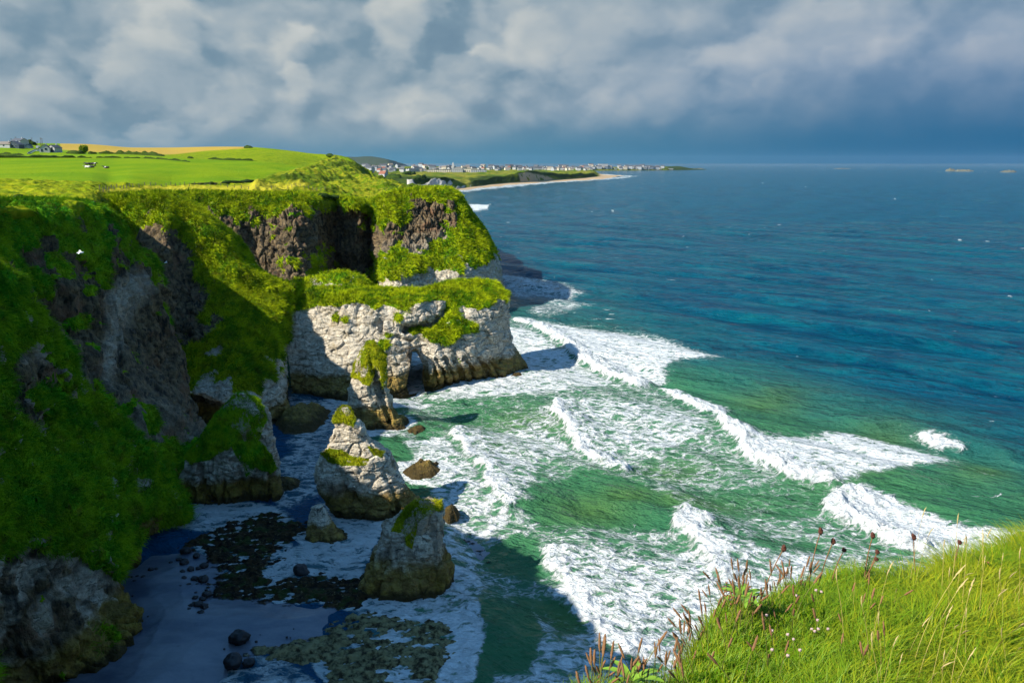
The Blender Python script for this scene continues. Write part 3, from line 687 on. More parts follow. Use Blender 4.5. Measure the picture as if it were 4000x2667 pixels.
cl = [(727, 2160, 22), (768, 2178, 15), (700, 2192, 12), (720, 2205, 20), (798, 2217, 17), (745, 2232, 16), (775, 2226, 11), (714, 2240, 12), (668, 2202, 8), (590, 2230, 12), (612, 2228, 8), (537, 2256, 7), (560, 2258, 9), (527, 2276, 9),
      (795, 2272, 23), (760, 2268, 15), (720, 2265, 12), (738, 2290, 10), (706, 2298, 10), (770, 2288, 7), (665, 2303, 7), (808, 2332, 21), (792, 2347, 14), (763, 2342, 13), (775, 2370, 20), (800, 2378, 18), (752, 2372, 14), (740, 2387, 11), (785, 2400, 14), (758, 2362, 9)]
for k, (x, y, r) in enumerate(cl+extra):
    boulder(x, y, r, k, 'black boulder of the loose scatter on the dark sand below the grassy slope', 'boulders scattered on the dark sand')

# ================================================================== the sea
ys = np.concatenate([1/np.linspace(1/44.0, 1/620.0, 1000), np.geomspace(630, 90000, 120)])
tanx = np.linspace(-1.0, 1.0, 1000)
Yg = np.repeat(ys[::-1][:, None], len(tanx), 1); Xg = Yg*tanx[None]*(.72+.28*np.minimum(1, 60/Yg))
P = np.stack([Xg, Yg, Xg*0], -1)
px, py = proj(P)
wob = 16*fbm(np.stack([Xg/9, Yg/9, Xg*0], -1), 3)*np.clip(90/Yg, .12, 1)*1.6
wx, wy = px+wob*1.6, py+wob*.8
D = np.zeros(px.shape)
AREAS = [
 ([(1930, 1225), (2200, 1250), (2500, 1285), (2720, 1350), (2860, 1390), (2650, 1430), (2560, 1500), (2700, 1560), (2850, 1640), (3100, 1700), (3400, 1690), (3700, 1760), (3770, 1800), (3450, 1880), (3300, 1905), (3230, 1960), (3350, 1905), (3500, 1950), (3700, 2030), (4000, 2080), (4300, 2250), (3400, 2500), (2500, 2900), (1950, 2900), (1900, 2400), (1700, 2200), (1740, 2050), (1640, 1800), (1560, 1700), (1560, 1590), (1700, 1520), (1980, 1480)], .36, 30),
 ([(1990, 1235), (2300, 1275), (2560, 1305), (2830, 1390), (2640, 1420), (2560, 1490), (2440, 1490), (2250, 1390), (2100, 1300)], .68, 22),
 ([(1960, 1260), (2100, 1300), (2280, 1420), (2430, 1500), (2100, 1560), (1750, 1560), (1640, 1540), (1880, 1490), (2050, 1470), (1990, 1350)], .60, 20),
 ([(2800, 1640), (3000, 1720), (3300, 1690), (3450, 1715), (3740, 1790), (3560, 1830), (3300, 1895), (3100, 1870), (2900, 1770)], .70, 22),
 ([(3240, 1960), (3350, 1905), (3500, 1960), (3700, 2040), (3960, 2090), (4000, 2160), (3700, 2190), (3500, 2110), (3300, 2030)], .80, 22),
 ([(2660, 2000), (2780, 2080), (3000, 2150), (3250, 2200), (3100, 2320), (2800, 2500), (2650, 2690), (2500, 2600), (2380, 2460), (2240, 2300), (2110, 2120), (2300, 2130), (2560, 2200), (2690, 2150)], .55, 30),
 ([(2160, 1560), (2500, 1565), (2800, 1640), (2760, 1720), (2560, 1790), (2400, 1810), (2250, 1740)], .52, 28),
 ([(1770, 1660), (2100, 1630), (2220, 1700), (2270, 1770), (2100, 1840), (2080, 1900), (2020, 2005), (1900, 1890)], .50, 24),
 ([(1560, 1720), (1750, 1700), (1880, 1880), (2010, 2000), (1900, 2080), (1750, 2060), (1650, 1850)], .52, 24),
 ([(1120, 1555), (1370, 1560), (1400, 1700), (1250, 1950), (1100, 2010), (1080, 1800), (1140, 1700)], .46, 22),
 ([(1240, 1560), (1340, 1565), (1330, 1610), (1240, 1620)], .55, 14),
 ([(1000, 2250), (1090, 2160), (1250, 2060), (1480, 2080), (1420, 2270), (1180, 2265)], .60, 18),
 ([(1690, 2060), (1830, 2100), (1900, 2300), (1880, 2440), (1720, 2480), (1760, 2330)], .52, 22),
 ([(1600, 2390), (1800, 2370), (1930, 2440), (1860, 2560), (1780, 2750), (1680, 2750), (1700, 2560), (1760, 2470)], .72, 18),
 ([(880, 2560), (1010, 2550), (1150, 2580), (1260, 2680), (1160, 2740), (880, 2640)], .38, 20),
 ([(860, 2590), (960, 2600), (940, 2700), (820, 2660)], .5, 14),
 ([(1900, 2350), (2150, 2300), (2450, 2520), (2500, 2750), (1900, 2800)], .50, 25),
 ([(1930, 1080), (2020, 1070), (2180, 1110), (2200, 1150), (2120, 1165), (1990, 1130)], .50, 16),
 ([(1920, 1050), (2150, 1085), (2290, 1140), (2230, 1175), (1990, 1160)], .46, 22),
 ([(2180, 1165), (2330, 1190), (2260, 1215), (2120, 1235), (2050, 1215)], .40, 14),
 ([(1820, 800), (1920, 797), (1900, 815), (1850, 822), (1830, 815)], .75, 5),
 ([(1690, 745), (1800, 733), (1930, 722), (2070, 716), (2060, 722), (1930, 738), (1800, 752), (1740, 760)], .5, 4),
 ([(1930, 722), (2160, 706), (2331, 697), (2440, 690), (2500, 688), (2440, 697), (2331, 705), (2160, 716), (1960, 736)], .5, 3),
 ([(2330, 679), (2420, 684), (2500, 688), (2440, 689), (2330, 684)], .6, 2),
 ([(743, 2126), (933, 2030), (1185, 2070), (1082, 2190), (1174, 2254), (1440, 2266), (1420, 2385), (840, 2330)], .52, 10),
 ([(1455, 2396), (1738, 2451), (1742, 2517), (1700, 2720), (1300, 2760), (1200, 2560)], .55, 12),
 ([(700, 1670), (860, 1670), (900, 1700), (800, 1760), (690, 1720)], .5, 15),
 ([(3180, 656), (3430, 658), (3430, 662), (3180, 660)], .36, 3),
 ([(3640, 668), (3990, 674), (4050, 678), (3640, 671)], .50, 2),
 ([(1570, 1380), (1700, 1380), (1700, 1500), (1660, 1540), (1580, 1540)], .72, 12)]
spk = sstep(-.1, .5, perlin(np.stack([Xg/70, Yg/160, Xg*0], -1)))
for poly, v, s in AREAS: D = np.maximum(D, v*pmask(wx, wy, poly, s)*(spk if poly[0][1] < 700 and poly[0][0] > 3000 else 1))
for poly, v, s in [
 ([(2030, 1985), (2080, 1905), (2300, 1850), (2480, 1890), (2640, 1980), (2640, 2080), (2500, 2070), (2300, 2060), (2130, 2060)], .40, 26),
 ([(1830, 2120), (2000, 2070), (2120, 2110), (2150, 2170), (2060, 2240), (1900, 2200)], .28, 20),
 ([(2030, 2320), (2200, 2290), (2320, 2430), (2180, 2500)], .32, 22),
 ([(2350, 1650), (2480, 1630), (2540, 1670), (2420, 1700)], -.0, 10),
 ([(1560, 1640), (1640, 1590), (1760, 1600), (1840, 1650), (1780, 1700), (1640, 1720)], .16, 20),
 ([(1880, 2360), (2060, 2340), (2120, 2480), (2080, 2640), (1900, 2640)], .40, 20),
 ([(2650, 1890), (3200, 1900), (3240, 1960), (3000, 2010), (2700, 2000)], .16, 24),
 ([(2850, 2120), (3150, 2110), (3250, 2160), (3000, 2190)], .16, 20),
 ([(2750, 1570), (3000, 1560), (3200, 1620), (3000, 1690), (2860, 1640)], .3, 18),
 ([(3340, 1860), (3700, 1830), (4000, 1900), (4000, 2050), (3700, 2010), (3400, 1900)], .4, 18),
 ([(1700, 1560), (1900, 1545), (2200, 1560), (2100, 1610), (1800, 1640)], .10, 20)]:
    D = D-v*pmask(wx, wy, poly, s)
# the foam gathers where waves meet rock
for cx_, cy_, rx_, ry_ in ((1450, 2010, 215, 75), (1590, 2330, 250, 95), (1485, 1655, 140, 48), (1270, 2095, 115, 40), (880, 2020, 240, 60), (1660, 1840, 110, 45), (1830, 1490, 260, 40), (1480, 1560, 200, 22)):
    e_ = np.hypot((wx-cx_)/rx_, (wy-cy_)/ry_); D = np.maximum(D, .60*sstep(1.25, .95, e_))
Zs = np.zeros(px.shape)
big = fbm(np.stack([Xg/30, Yg/30, Xg*0], -1), 3)
# swell and wind sea
def swell(dirdeg, lam, amp, jit):
    a = R(dirdeg); k = 2*math.pi/lam
    ph = (Xg*math.cos(a)+Yg*math.sin(a))*k+jit*fbm(np.stack([Xg/(lam*2.2), Yg/(lam*2.2), Xg*0+lam], -1), 2)
    s = np.sin(ph); return amp*(s+.25*np.cos(2*ph))*(0.55+.6*perlin(np.stack([Xg/(lam*2.5), Yg/(lam*2.5), Xg*0+3*lam], -1)))
fade = lambda lam: sstep(lam*95, lam*30, Yg)
Zs = swell(50, 38, 1.25, 2.0)*fade(38)+swell(40, 15, .5, 2.5)*fade(13)+swell(66, 6.3, .17, 3)*fade(6.3)+swell(36, 3.3, .06, 3)*fade(3.3)
Zs += .10*fbm(np.stack([Xg/2.4, Yg/2.4, Xg*0], -1), 3)*fade(4)
bay = pmask(px, py, [(400, 1540), (1600, 1540), (1700, 1900), (1850, 2250), (1800, 2700), (300, 2700)], 60)
Zs *= (1-.75*bay); Zs -= .08*bay
# breakers: crest lines traced on the water, steep on the shore side
CR = [([(2000, 1235), (2130, 1305), (2280, 1405), (2400, 1480), (2560, 1515)], 1.5, 1.0),
      ([(2560, 1515), (2680, 1575), (2830, 1640)], .9, .9),
      ([(2160, 1560), (2205, 1650), (2260, 1740), (2350, 1800), (2470, 1848)], 1.3, .95),
      ([(2470, 1848), (2580, 1905), (2660, 1980)], .7, .2),
      ([(2800, 1635), (2860, 1720), (2940, 1795), (3100, 1868), (3290, 1893)], 1.5, 1.0),
      ([(3350, 1910), (3235, 1965), (3300, 2020), (3450, 2090), (3680, 2180)], 1.7, 1.0),
      ([(1770, 1655), (1835, 1780), (1905, 1885), (1960, 1960), (2030, 2010)], .8, .72),
      ([(2690, 2000), (2680, 2080), (2760, 2180), (2840, 2280)], 1.1, .85),
      ([(2120, 2110), (2200, 2260), (2300, 2370), (2450, 2470), (2530, 2570)], .8, .85),
      ([(3580, 1690), (3650, 1720), (3740, 1760)], 1.2, .8),
      ([(2130, 1130), (2060, 1110), (2000, 1085)], .7, .5),
      ([(2700, 1440), (2900, 1480), (3100, 1560)], .9, .0), ([(2900, 1330), (3300, 1400), (3700, 1480)], .7, .0), ([(3250, 1630), (3500, 1660), (3750, 1720), (4000, 1800)], 1.0, .0),
      ([(2700, 1200), (3100, 1260), (3600, 1330), (4000, 1400)], .7, .0)]
near = Yg < 420
xn, yn = Xg[near], Yg[near]
jx = 1.6*fbm(np.stack([xn/6, yn/6, xn*0], -1), 3); jy = 1.6*fbm(np.stack([xn/6, yn/6, xn*0+9], -1), 3)
dz = np.zeros(xn.shape); dd = D[near]
turb = fbm(np.stack([xn/1.5, yn/1.5, xn*0+5], -1), 4)
for line, h, f in CR:
    L = [G(*q)[:2] for q in line]; n = len(L)-1
    d, tb, side = segdist(xn+jx, yn+jy, L, False)
    end = sstep(0, .35, tb)*sstep(n, n-.35, tb)*.85+.15
    shore = side < 0        # right of the line as it runs = towards the camera
    sd = np.where(shore, -d, d)
    prof = np.where(sd < 0, np.exp(-(sd/1.1)**2), np.exp(-(sd/4.5)**2))
    endc = np.where((tb <= 0) | (tb >= n), np.exp(-(d/2.5)**2), 1)
    dz = np.maximum(dz, h*prof*end*endc*(1+.35*turb*f))
    if f > 0:
        fp = np.where(sd < 0, np.exp(-(sd/1.3)**2), np.exp(-(sd/3.0)**2))
        dd = np.maximum(dd, f*fp*end*endc*(1.0+.25*turb))
Zs[near] += dz+sstep(.55, 1.0, dd)*.18*np.maximum(0, turb+.4)
D[near] = dd
D = np.clip(D, 0, 1)
# whitecaps out at sea
D = np.maximum(D, .55*sstep(.62, .85, perlin(np.stack([Xg/5.5+3, Yg/2.6, Xg*0], -1))*.8+.5*perlin(np.stack([Xg/60, Yg/60, Xg*0+2], -1)))*(Yg > 120)*(Yg < 2500))
sw_ = 60*big
shal = pmask(px, py+sw_, [(900, 1300), (1900, 1230), (2300, 1300), (2700, 1430), (3300, 1620), (4400, 1930), (4400, 3000), (0, 3000), (0, 1500)], 230)
bay_shade = pmask(px, py+sw_, [(300, 1540), (1345, 1540), (1400, 1700), (1470, 2000), (1540, 2330), (1350, 2560), (1250, 3000), (200, 3000)], 70)  # shade of the bay, painted as bluer water and thinner foam
shal = shal*(1-pmask(px, py, [(300, 1540), (1330, 1540), (1420, 1700), (1520, 2000), (1600, 2330), (1450, 2700), (1400, 3000), (200, 3000)], 90))  # green taken out of the bay as well, part of its painted shade
olive = np.zeros(px.shape)
for (x, y, rx, ry) in ((3000, 1560, 170, 50), (3450, 1700, 160, 50), (2300, 2000, 170, 70), (2600, 1830, 200, 45), (2700, 1960, 200, 40), (2200, 2390, 120, 70), (3300, 1850, 160, 40), (2080, 1640, 200, 40), (1950, 1760, 120, 50), (3850, 1840, 130, 45), (2450, 1950, 150, 40)):
    olive = np.maximum(olive, np.exp(-((px-x)/rx)**2-((py-y)/ry)**2))
P[..., 2] = Zs
m, t, b = newmat('sea_water')
p = t.pos(); fo = t.attr('foam'); sh = t.attr('shallow'); ol = t.attr('olive')
warp = t.noise(p, .35, 4, .6, out='Color')
pw = t.vmath('ADD', p, t.scale(t.vmath('SUBTRACT', warp, (.5, .5, .5)), (3.4, 3.4, 0)))
pf = t.scale(pw, (.52, 1.0, 1.0))
def vor(vec, sc, feat='DISTANCE_TO_EDGE'):
    n = t.node('ShaderNodeTexVoronoi', feature=feat); t.put(n.inputs['Vector'], vec); n.inputs['Scale'].default_value = sc
    return n.outputs['Distance']
l1 = t.math('SUBTRACT', 1.0, t.math('MULTIPLY', vor(pf, .68), 2.4)); l2 = t.math('SUBTRACT', 1.0, t.math('MULTIPLY', vor(t.scale(pf, (1, 1, 0)), 1.9), 2.2))
fb = t.noise(pf, .46, 8, .70); fb2 = t.noise(pf, 3.0, 4, .7)
# noise field 0..1, higher = foam first
fld = t.math('ADD', t.math('MULTIPLY', fb, .42), t.math('ADD', t.math('MULTIPLY', l1, .21), t.math('ADD', t.math('MULTIPLY', l2, .18), t.math('MULTIPLY', fb2, .2))))
thr = t.math('SUBTRACT', .825, t.math('MULTIPLY', fo, .487))
soft = t.math('ADD', .045, t.math('MULTIPLY', fo, .05))
mask = t.step(fld, t.math('SUBTRACT', thr, soft), t.math('ADD', thr, soft))
mask = t.math('MULTIPLY', mask, t.step(fo, .05, .22))
cap1 = t.noise(t.scale(p, (.16, .34, 0)), 1.0, 5, .7, .6); cap2 = t.noise(t.scale(p, (.02, .03, 0)), 1.0, 2, .5)
mask = t.math('MAXIMUM', mask, t.math('MULTIPLY', t.step(t.math('ADD', cap1, t.math('MULTIPLY', cap2, .22)), .805, .85), .85))
shade_fac = t.attr('bay_shade'); mask = t.math('MULTIPLY', mask, t.math('SUBTRACT', 1.0, t.math('MULTIPLY', shade_fac, .42)))
deep = t.mix(t.noise(t.scale(p, (.02, .05, 0)), 1.0, 3), (.0003, .052, .105), (.0005, .086, .108))
gre = t.mix(t.noise(p, .07, 4, .6), (.018, .100, .052), (.050, .160, .062))
rot = t.node('ShaderNodeVectorRotate', rotation_type='Z_AXIS'); t.put(rot.inputs['Vector'], p); rot.inputs['Angle'].default_value = R(-50)
wvn = t.noise(t.scale(rot.outputs[0], (.085, .022, 0)), 1.0, 6, .62, .5); wvf = t.noise(t.scale(rot.outputs[0], (.42, .13, 0)), 1.0, 5, .65, .4)
wmix = t.math('ADD', t.math('MULTIPLY', wvn, .55), t.math('MULTIPLY', wvf, .45))
deep = t.mix(t.step(wmix, .56, .38), deep, (.0004, .030, .066)); deep = t.mix(t.math('MULTIPLY', t.step(wmix, .54, .70), .7), deep, (.010, .13, .135))  # dark and bright wave sides painted into the colour along the swell
wc = t.mix(shade_fac, t.mix(sh, deep, gre), (.004, .055, .115))  # blue shade of the bay mixed into the water colour
wc = t.mix(t.math('MULTIPLY', ol, .42), wc, (.075, .125, .014))
milk = t.math('MULTIPLY', t.step(fo, .1, .9), .38)
wc = t.mix(milk, wc, (.16, .30, .22))
thin = t.math('MULTIPLY', t.step(fld, t.math('SUBTRACT', thr, .12), thr), .28)
wc = t.mix(t.math('MULTIPLY', thin, t.step(fo, .05, .22)), wc, (.55, .62, .58))
fc = t.mix(t.step(fb2, .3, .7), (.54, .58, .58), (.78, .79, .78))
t.put(b.inputs['Base Color'], t.mix(mask, wc, fc))
t.put(b.inputs['Roughness'], t.math('ADD', .11, t.math('MULTIPLY', mask, .6)))
b.inputs['IOR'].default_value = 1.16
t.put(b.inputs['Specular IOR Level'], t.math('SUBTRACT', .27, t.math('MULTIPLY', mask, .2)))
rip = t.noise(t.scale(p, (.8, 1.0, 1)), .55, 6, .62); rip2 = t.noise(t.scale(p, (.16, .30, 1)), 1.0, 4, .6)
hh = t.math('ADD', t.math('MULTIPLY', rip, .34), t.math('MULTIPLY', rip2, 1.0))
hh = t.math('ADD', hh, t.math('MULTIPLY', t.math('ADD', wvn, t.math('MULTIPLY', wvf, .22)), 2.0))
hh = t.math('ADD', hh, t.math('MULTIPLY', mask, t.math('MULTIPLY', fb2, .25)))
t.put(b.inputs['Normal'], t.bump(hh, 1.0, 2.0))
M_SEA = m
o = link('sea', mesh_from('sea', P.reshape(-1, 3), gridquads(*px.shape), M_SEA, {'foam': D, 'shallow': shal, 'olive': olive, 'bay_shade': bay_shade}))
tag(o, kind='structure', label='teal sea with white surf rolling into the bay', cat='sea')
# ================================================================== plateau, fields and hills
ECOL = [
 (-900, [(720, 70), (715, 120), (700, 170), (680, 230), (640, 330), (612, 430), (604, 520), (585, 640), (556, 760)]),
 (-300, [(775, 90), (738, 130), (716, 180), (690, 240), (650, 340), (618, 440), (606, 540), (588, 660), (556, 800)]),
 (0, [(800, 104), (764, 135), (730, 180), (692, 245), (650, 340), (618, 440), (607, 540), (582, 660), (560, 820)]),
 (180, [(800, 112), (766, 140), (730, 185), (695, 250), (650, 345), (619, 445), (608, 545), (590, 680), (563, 850)]),
 (350, [(808, 122), (772, 145), (735, 190), (700, 255), (652, 350), (620, 450), (608, 560), (590, 700), (566, 900)]),
 (430, [(790, 172), (774, 192), (738, 222), (704, 272), (654, 358), (621, 452), (608, 565), (592, 710), (572, 915)]),
 (520, [(782, 215), (765, 228), (738, 245), (705, 270), (655, 360), (622, 455), (609, 570), (594, 720), (580, 930)]),
 (680, [(776, 238), (758, 252), (735, 272), (706, 305), (658, 370), (626, 465), (612, 580), (598, 720), (580, 900)]),
 (850, [(776, 240), (758, 258), (738, 278), (706, 310), (662, 390), (632, 480), (612, 580), (596, 690), (577, 820)]),
 (1000, [(778, 243), (758, 262), (738, 285), (712, 325), (672, 400), (636, 480), (612, 570), (594, 660), (580, 760)]),
 (1120, [(779, 246), (758, 275), (735, 300), (712, 335), (680, 400), (648, 480), (620, 560), (602, 640), (592, 730)]),
 (1230, [(784, 252), (764, 282), (738, 310), (710, 350), (682, 410), (660, 480), (636, 560), (617, 630), (606, 690)]),
 (1310, [(792, 263), (772, 290), (742, 320), (715, 360), (690, 420), (668, 490), (645, 560), (628, 620), (611, 660)]),
 (1380, [(800, 270), (778, 298), (748, 330), (720, 370), (694, 430), (676, 500), (656, 560), (640, 600), (632, 640)]),
 (1450, [(808, 277), (786, 304), (752, 336), (724, 378), (705, 430), (700, 480), (694, 530), (689, 570), (686, 600)]),
 (1520, [(778, 256), (768, 285), (750, 335), (734, 370), (722, 410), (715, 440), (712, 460), (710, 480), (709, 500)]),
 (1600, [(762, 258), (756, 290), (746, 335), (739, 360), (733, 385), (731, 400), (730, 415), (730, 425), (730, 440)]),
 (1680, [(754, 260), (750, 295), (746, 328), (743, 345), (742, 360), (742, 370), (742, 380), (742, 385), (742, 395)]),
 (1735, [(752, 264), (749.5, 295), (748, 318), (747.5, 326), (748, 335), (749, 340), (750, 345), (752, 350), (756, 355)]),
]
C = np.array([[W(col[0], *q) for q in col[1]] for col in ECOL])      # columns x rows
C = np.moveaxis(C, 0, 1)[::-1]                                    # rows far -> near
drop = C[0].copy(); drop[:, 1] += 120; drop[:, 2] -= 24
skirt = C[-1].copy(); skirt[:, 2] -= 2.5; skirt[:, 1] -= .5
C = np.concatenate([drop[None], C, skirt[None]], 0)
nr, nc = 640, 900
P = catmull(catmull(C, nc, 1), nr, 0)
px, py = proj(P)
rough = np.zeros(px.shape)
rough = np.maximum(rough, pmask(px, py, [(-2000, 690), (0, 700), (300, 708), (640, 725), (800, 715), (1000, 702), (1100, 668), (1210, 650), (1290, 612), (1400, 640), (2000, 700), (2000, 1000), (-2000, 1000)], 4))
rough = np.maximum(rough, .55*pmask(px, py, [(640, 606), (900, 575), (1100, 585), (1300, 605), (1300, 660), (1000, 628), (850, 625), (720, 620)], 4))
dune = pmask(px, py, [(980, 760), (1000, 700), (1200, 660), (1300, 610), (1420, 640), (1760, 745), (1700, 790), (1450, 820), (1250, 790)], 18)
tan = pmask(px, py, [(235, 550), (700, 560), (1100, 560), (940, 582), (800, 590), (690, 603), (600, 606), (400, 596), (330, 592), (235, 585)], 3)
straw = pmask(px, py, [(400, 742), (560, 730), (740, 728), (1000, 725), (1140, 735), (1210, 745), (1180, 752), (1000, 758), (800, 768), (600, 770), (380, 755)], 6)
# relief: dunes, banks and hummocks
B = fbm(P*np.array([1, .5, 1])/22.0, 4); scrub_shade = np.zeros(px.shape)
P[..., 2] += rough*(.95*fbm(P/9.0, 4)+.35*fbm(P/2.2, 3))*np.minimum(1, 320/np.maximum(P[..., 1], 1))
P[..., 2] += dune*(2.6*B+2.6*ridged(np.stack([(P[..., 0]+.35*P[..., 1])/14, P[..., 1]/45, P[..., 2]*0], -1), 3)-.6)
for (x, y, Yd, rx, ry, h) in ((1095, 690, 345, 13, 12, 4.6), (1195, 678, 370, 10, 12, 5.2), (1240, 645, 470, 13, 14, 4.5), (1275, 655, 460, 10, 14, 3.5), (1350, 652, 560, 14, 25, 4.5)):
    q = W(x, y, Yd)
    e = ((P[..., 0]-q[0])/rx)**2+((P[..., 1]-q[1])/ry)**2
    scrub_shade = np.maximum(scrub_shade, np.exp(-e*.8)*sstep(-.5, .35, (P[..., 0]-q[0])/rx-.6*(P[..., 1]-q[1])/ry+.6*B))  # scrub and painted shade on the mound sides turned from the sun
    P[..., 2] += h*np.exp(-e*1.0)*(1+.3*B)-0.55*h*np.exp(-(((P[..., 0]-q[0])/(rx*1.6))**2+((P[..., 1]-q[1])/(ry*1.8))**2))
m, t, b = newmat('field_grass')
p = t.pos(); rg = t.attr('rough'); tn = t.attr('tan'); sw = t.attr('straw'); du = t.attr('dune')
n1 = t.noise(t.scale(p, (.05, .02, .05)), 1, 4, .6); n2 = t.noise(p, .35, 5, .65); n3 = t.noise(t.scale(p, (.6, .25, 1)), 1.3, 5, .7)
fld = t.mix(t.step(n1, .35, .65), (.115, .215, .002), (.175, .255, .002))
fld = t.mix(t.math('MULTIPLY', t.step(n3, .5, .75), .45), fld, (.085, .17, .002))
rgc = t.mix(t.step(n2, .38, .62), (.12, .18, .002), (.26, .27, .006))
rgc = t.mix(t.math('MULTIPLY', t.step(n3, .53, .64), .85), rgc, (.045, .08, .004)); rgc = t.mix(t.math('MULTIPLY', t.step(t.noise(t.scale(p, (.10, .05, .1)), 1, 4, .65), .54, .64), .7), rgc, (.055, .105, .003))
dc = t.mix(t.step(n2, .4, .6), (.075, .13, .002), (.205, .205, .010))
c = t.mix(rg, fld, rgc); c = t.mix(du, c, dc); c = t.mix(t.math('MULTIPLY', t.attr('scrub'), .85), c, (.035, .065, .003))  # scrub tint also carries the painted shade of the mounds
c = t.mix(t.math('MULTIPLY', sw, .85), c, t.mix(n3, (.33, .31, .010), (.46, .38, .04)))
c = t.mix(tn, c, t.mix(t.noise(t.scale(p, (.03, .02, .1)), 1, 4, .6), (.33, .22, .03), (.41, .29, .06)))
t.put(b.inputs['Base Color'], c); b.inputs['Roughness'].default_value = .95; b.inputs['Specular IOR Level'].default_value = .05
t.put(b.inputs['Normal'], t.bump(t.math('ADD', n2, n3), .7, .6))
M_FIELD = m
o = link('terrain', mesh_from('terrain', P.reshape(-1, 3), gridquads(nr, nc), M_FIELD, {'rough': rough, 'tan': tan, 'straw': straw, 'dune': dune, 'scrub': np.maximum(scrub_shade, dune*sstep(.12, .4, fbm(P*np.array([1, .4, 1])/16.0+3, 4)))}))  # 'scrub' holds scrub and the painted shade of the mounds
tag(o, 'green cliff top fields rising to a tan stubble hill', 'terrain', kind='structure')
from mathutils.bvhtree import BVHTree
from mathutils import Vector
def bvh_of(P):
    n, k = P.shape[:2]; s = 3
    Q = P[::s, ::s]; return BVHTree.FromPolygons(Q.reshape(-1, 3).tolist(), gridquads(*Q.shape[:2]).tolist())
E_BVH = bvh_of(P)
CAM0 = Vector((0, 0, CH))
def hit(bvh, px, py):
    d = Vector(W(px, py, 100.0))-CAM0; d.normalize()
    r = bvh.ray_cast(CAM0, d, 9000)
    return r[0]
def ground(bvh, x, y, default=0.0):
    r = bvh.ray_cast(Vector((x, y, 400)), Vector((0, 0, -1)))
    return r[0].z if r[0] is not None else default
def scale_at(q): return F/(q[1]*CT+(CH-q[2])*ST)       # photo pixels per metre

# hedges: long ragged shrubs following the field edges
M_HEDGE = turf_material('hedge_leaf', (.020, .045, .004), (.045, .075, .006), (.03, .035, .008), .5, var=False)
def bushy(name, line, hh, ww, label, cat, mat=None, bvh=None, n=None, seed=0, group=None, gaps=0):
    pts = [hit(bvh or E_BVH, *q) for q in line]; pts = [q for q in pts if q is not None]
    if len(pts) < 2: return None
    A = np.array([tuple(q) for q in pts]); L = np.linalg.norm(np.diff(A, axis=0), axis=1).sum()
    n = n or int(max(20, min(500, L/ .9)))
    A = lerp_up(A, n, 0)
    tng = np.gradient(A, axis=0); tng[:, 2] = 0; tng /= np.linalg.norm(tng, axis=1)[:, None]+1e-9
    sd = np.stack([tng[:, 1], -tng[:, 0], tng[:, 0]*0], -1)
    k = 12; ph = np.linspace(-.25, math.pi+.25, k)
    e = np.linspace(0, 1, n); endf = np.minimum(1, np.minimum(e, 1-e)*n/5.0)**.5
    vr = .65+.5*fbm(np.stack([A[:, 0]/6, A[:, 1]/6, A[:, 2]*0+seed], -1), 3)
    if gaps: vr = np.where(perlin(np.stack([A[:, 0]/9, A[:, 1]/9, A[:, 2]*0+seed+4], -1)) > .35, .12, vr)
    hgt = hh*np.clip(vr, .1, 1.5)*endf
    V = A[:, None, :]+sd[:, None, :]*(np.cos(ph)[None, :, None]*ww*endf[:, None, None])
    V[..., 2] += np.sin(ph)[None]*hgt[:, None]
    V += .35*hh*np.stack([fbm(V/1.1+s*31, 2) for s in range(3)], -1)*.5
    base = A.mean(0)
    o = link(name, mesh_from(name, (V-base).reshape(-1, 3), gridquads(n, k)[:, ::-1], mat or M_HEDGE))
    o.location = base
    return tag(o, label, cat, group)
bushy('hedge', [(-60, 617), (0, 617), (150, 617), (300, 617)], 2.2, 1.6, 'long dark hedge along the far edge of the cow field, left of the others', 'hedge', seed=1)
bushy('hedge', [(300, 617), (360, 617.5)], 1.6, 1.3, 'short dark hedge piece continuing right of the long left hedge', 'hedge', seed=2)
bushy('hedge', [(373, 617), (410, 617), (478, 617.5)], 2.0, 1.5, 'dark hedge piece across the field above the cows', 'hedge', seed=3)
bushy('hedge', [(482, 617.5), (560, 619), (640, 624), (745, 634)], 1.3, 1.1, 'thin broken hedge running down right from the hedge above the cows', 'hedge', seed=4, gaps=1)
bushy('hedge', [(262, 600), (300, 602), (335, 602)], 3.0, 2.2, 'dark hedge just right of the white gabled houses', 'hedge', seed=5)
bushy('hedge', [(343, 602), (380, 602)], 2.6, 2.0, 'short dark hedge block below the yellow green tree', 'hedge', seed=6)
bushy('hedge', [(386, 601), (450, 602), (560, 606), (640, 611)], 3.2, 2.2, 'long thick dark hedge at the foot of the tan stubble hill', 'hedge', seed=7)
bushy('hedge', [(810, 622), (860, 625), (930, 627), (1005, 630)], 1.5, 1.2, 'thin dark hedge across the green hill to the right', 'hedge', seed=8, gaps=1)
bushy('hedge', [(733, 619), (755, 620)], 1.5, 1.2, 'small hedge scrap left of the thin hedge on the green hill', 'hedge', seed=18)
bushy('hedge', [(742, 721), (800, 720), (852, 717)], 1.1, .9, 'low dark hedge at the near right corner of the cow field', 'hedge', seed=9)
bushy('hedge', [(865, 716), (930, 714), (990, 708)], 1.1, 1.6, 'rough green bank hedge running right from the low dark hedge', 'hedge', seed=10)
bushy('hedge', [(0, 604), (40, 606), (95, 608)], 1.7, 1.6, 'scrubby hedge in front of the hilltop farm buildings', 'hedge', seed=11)
bushy('shrub', [(955, 578), (985, 579)], 2.6, 2.2, 'lone dark shrub on the skyline of the green hill', 'shrub', seed=12)
bushy('shrub', [(1278, 608), (1300, 610)], 2.2, 2.0, 'dark shrub on the sandy dune crest at the end of the skyline', 'shrub', seed=13)
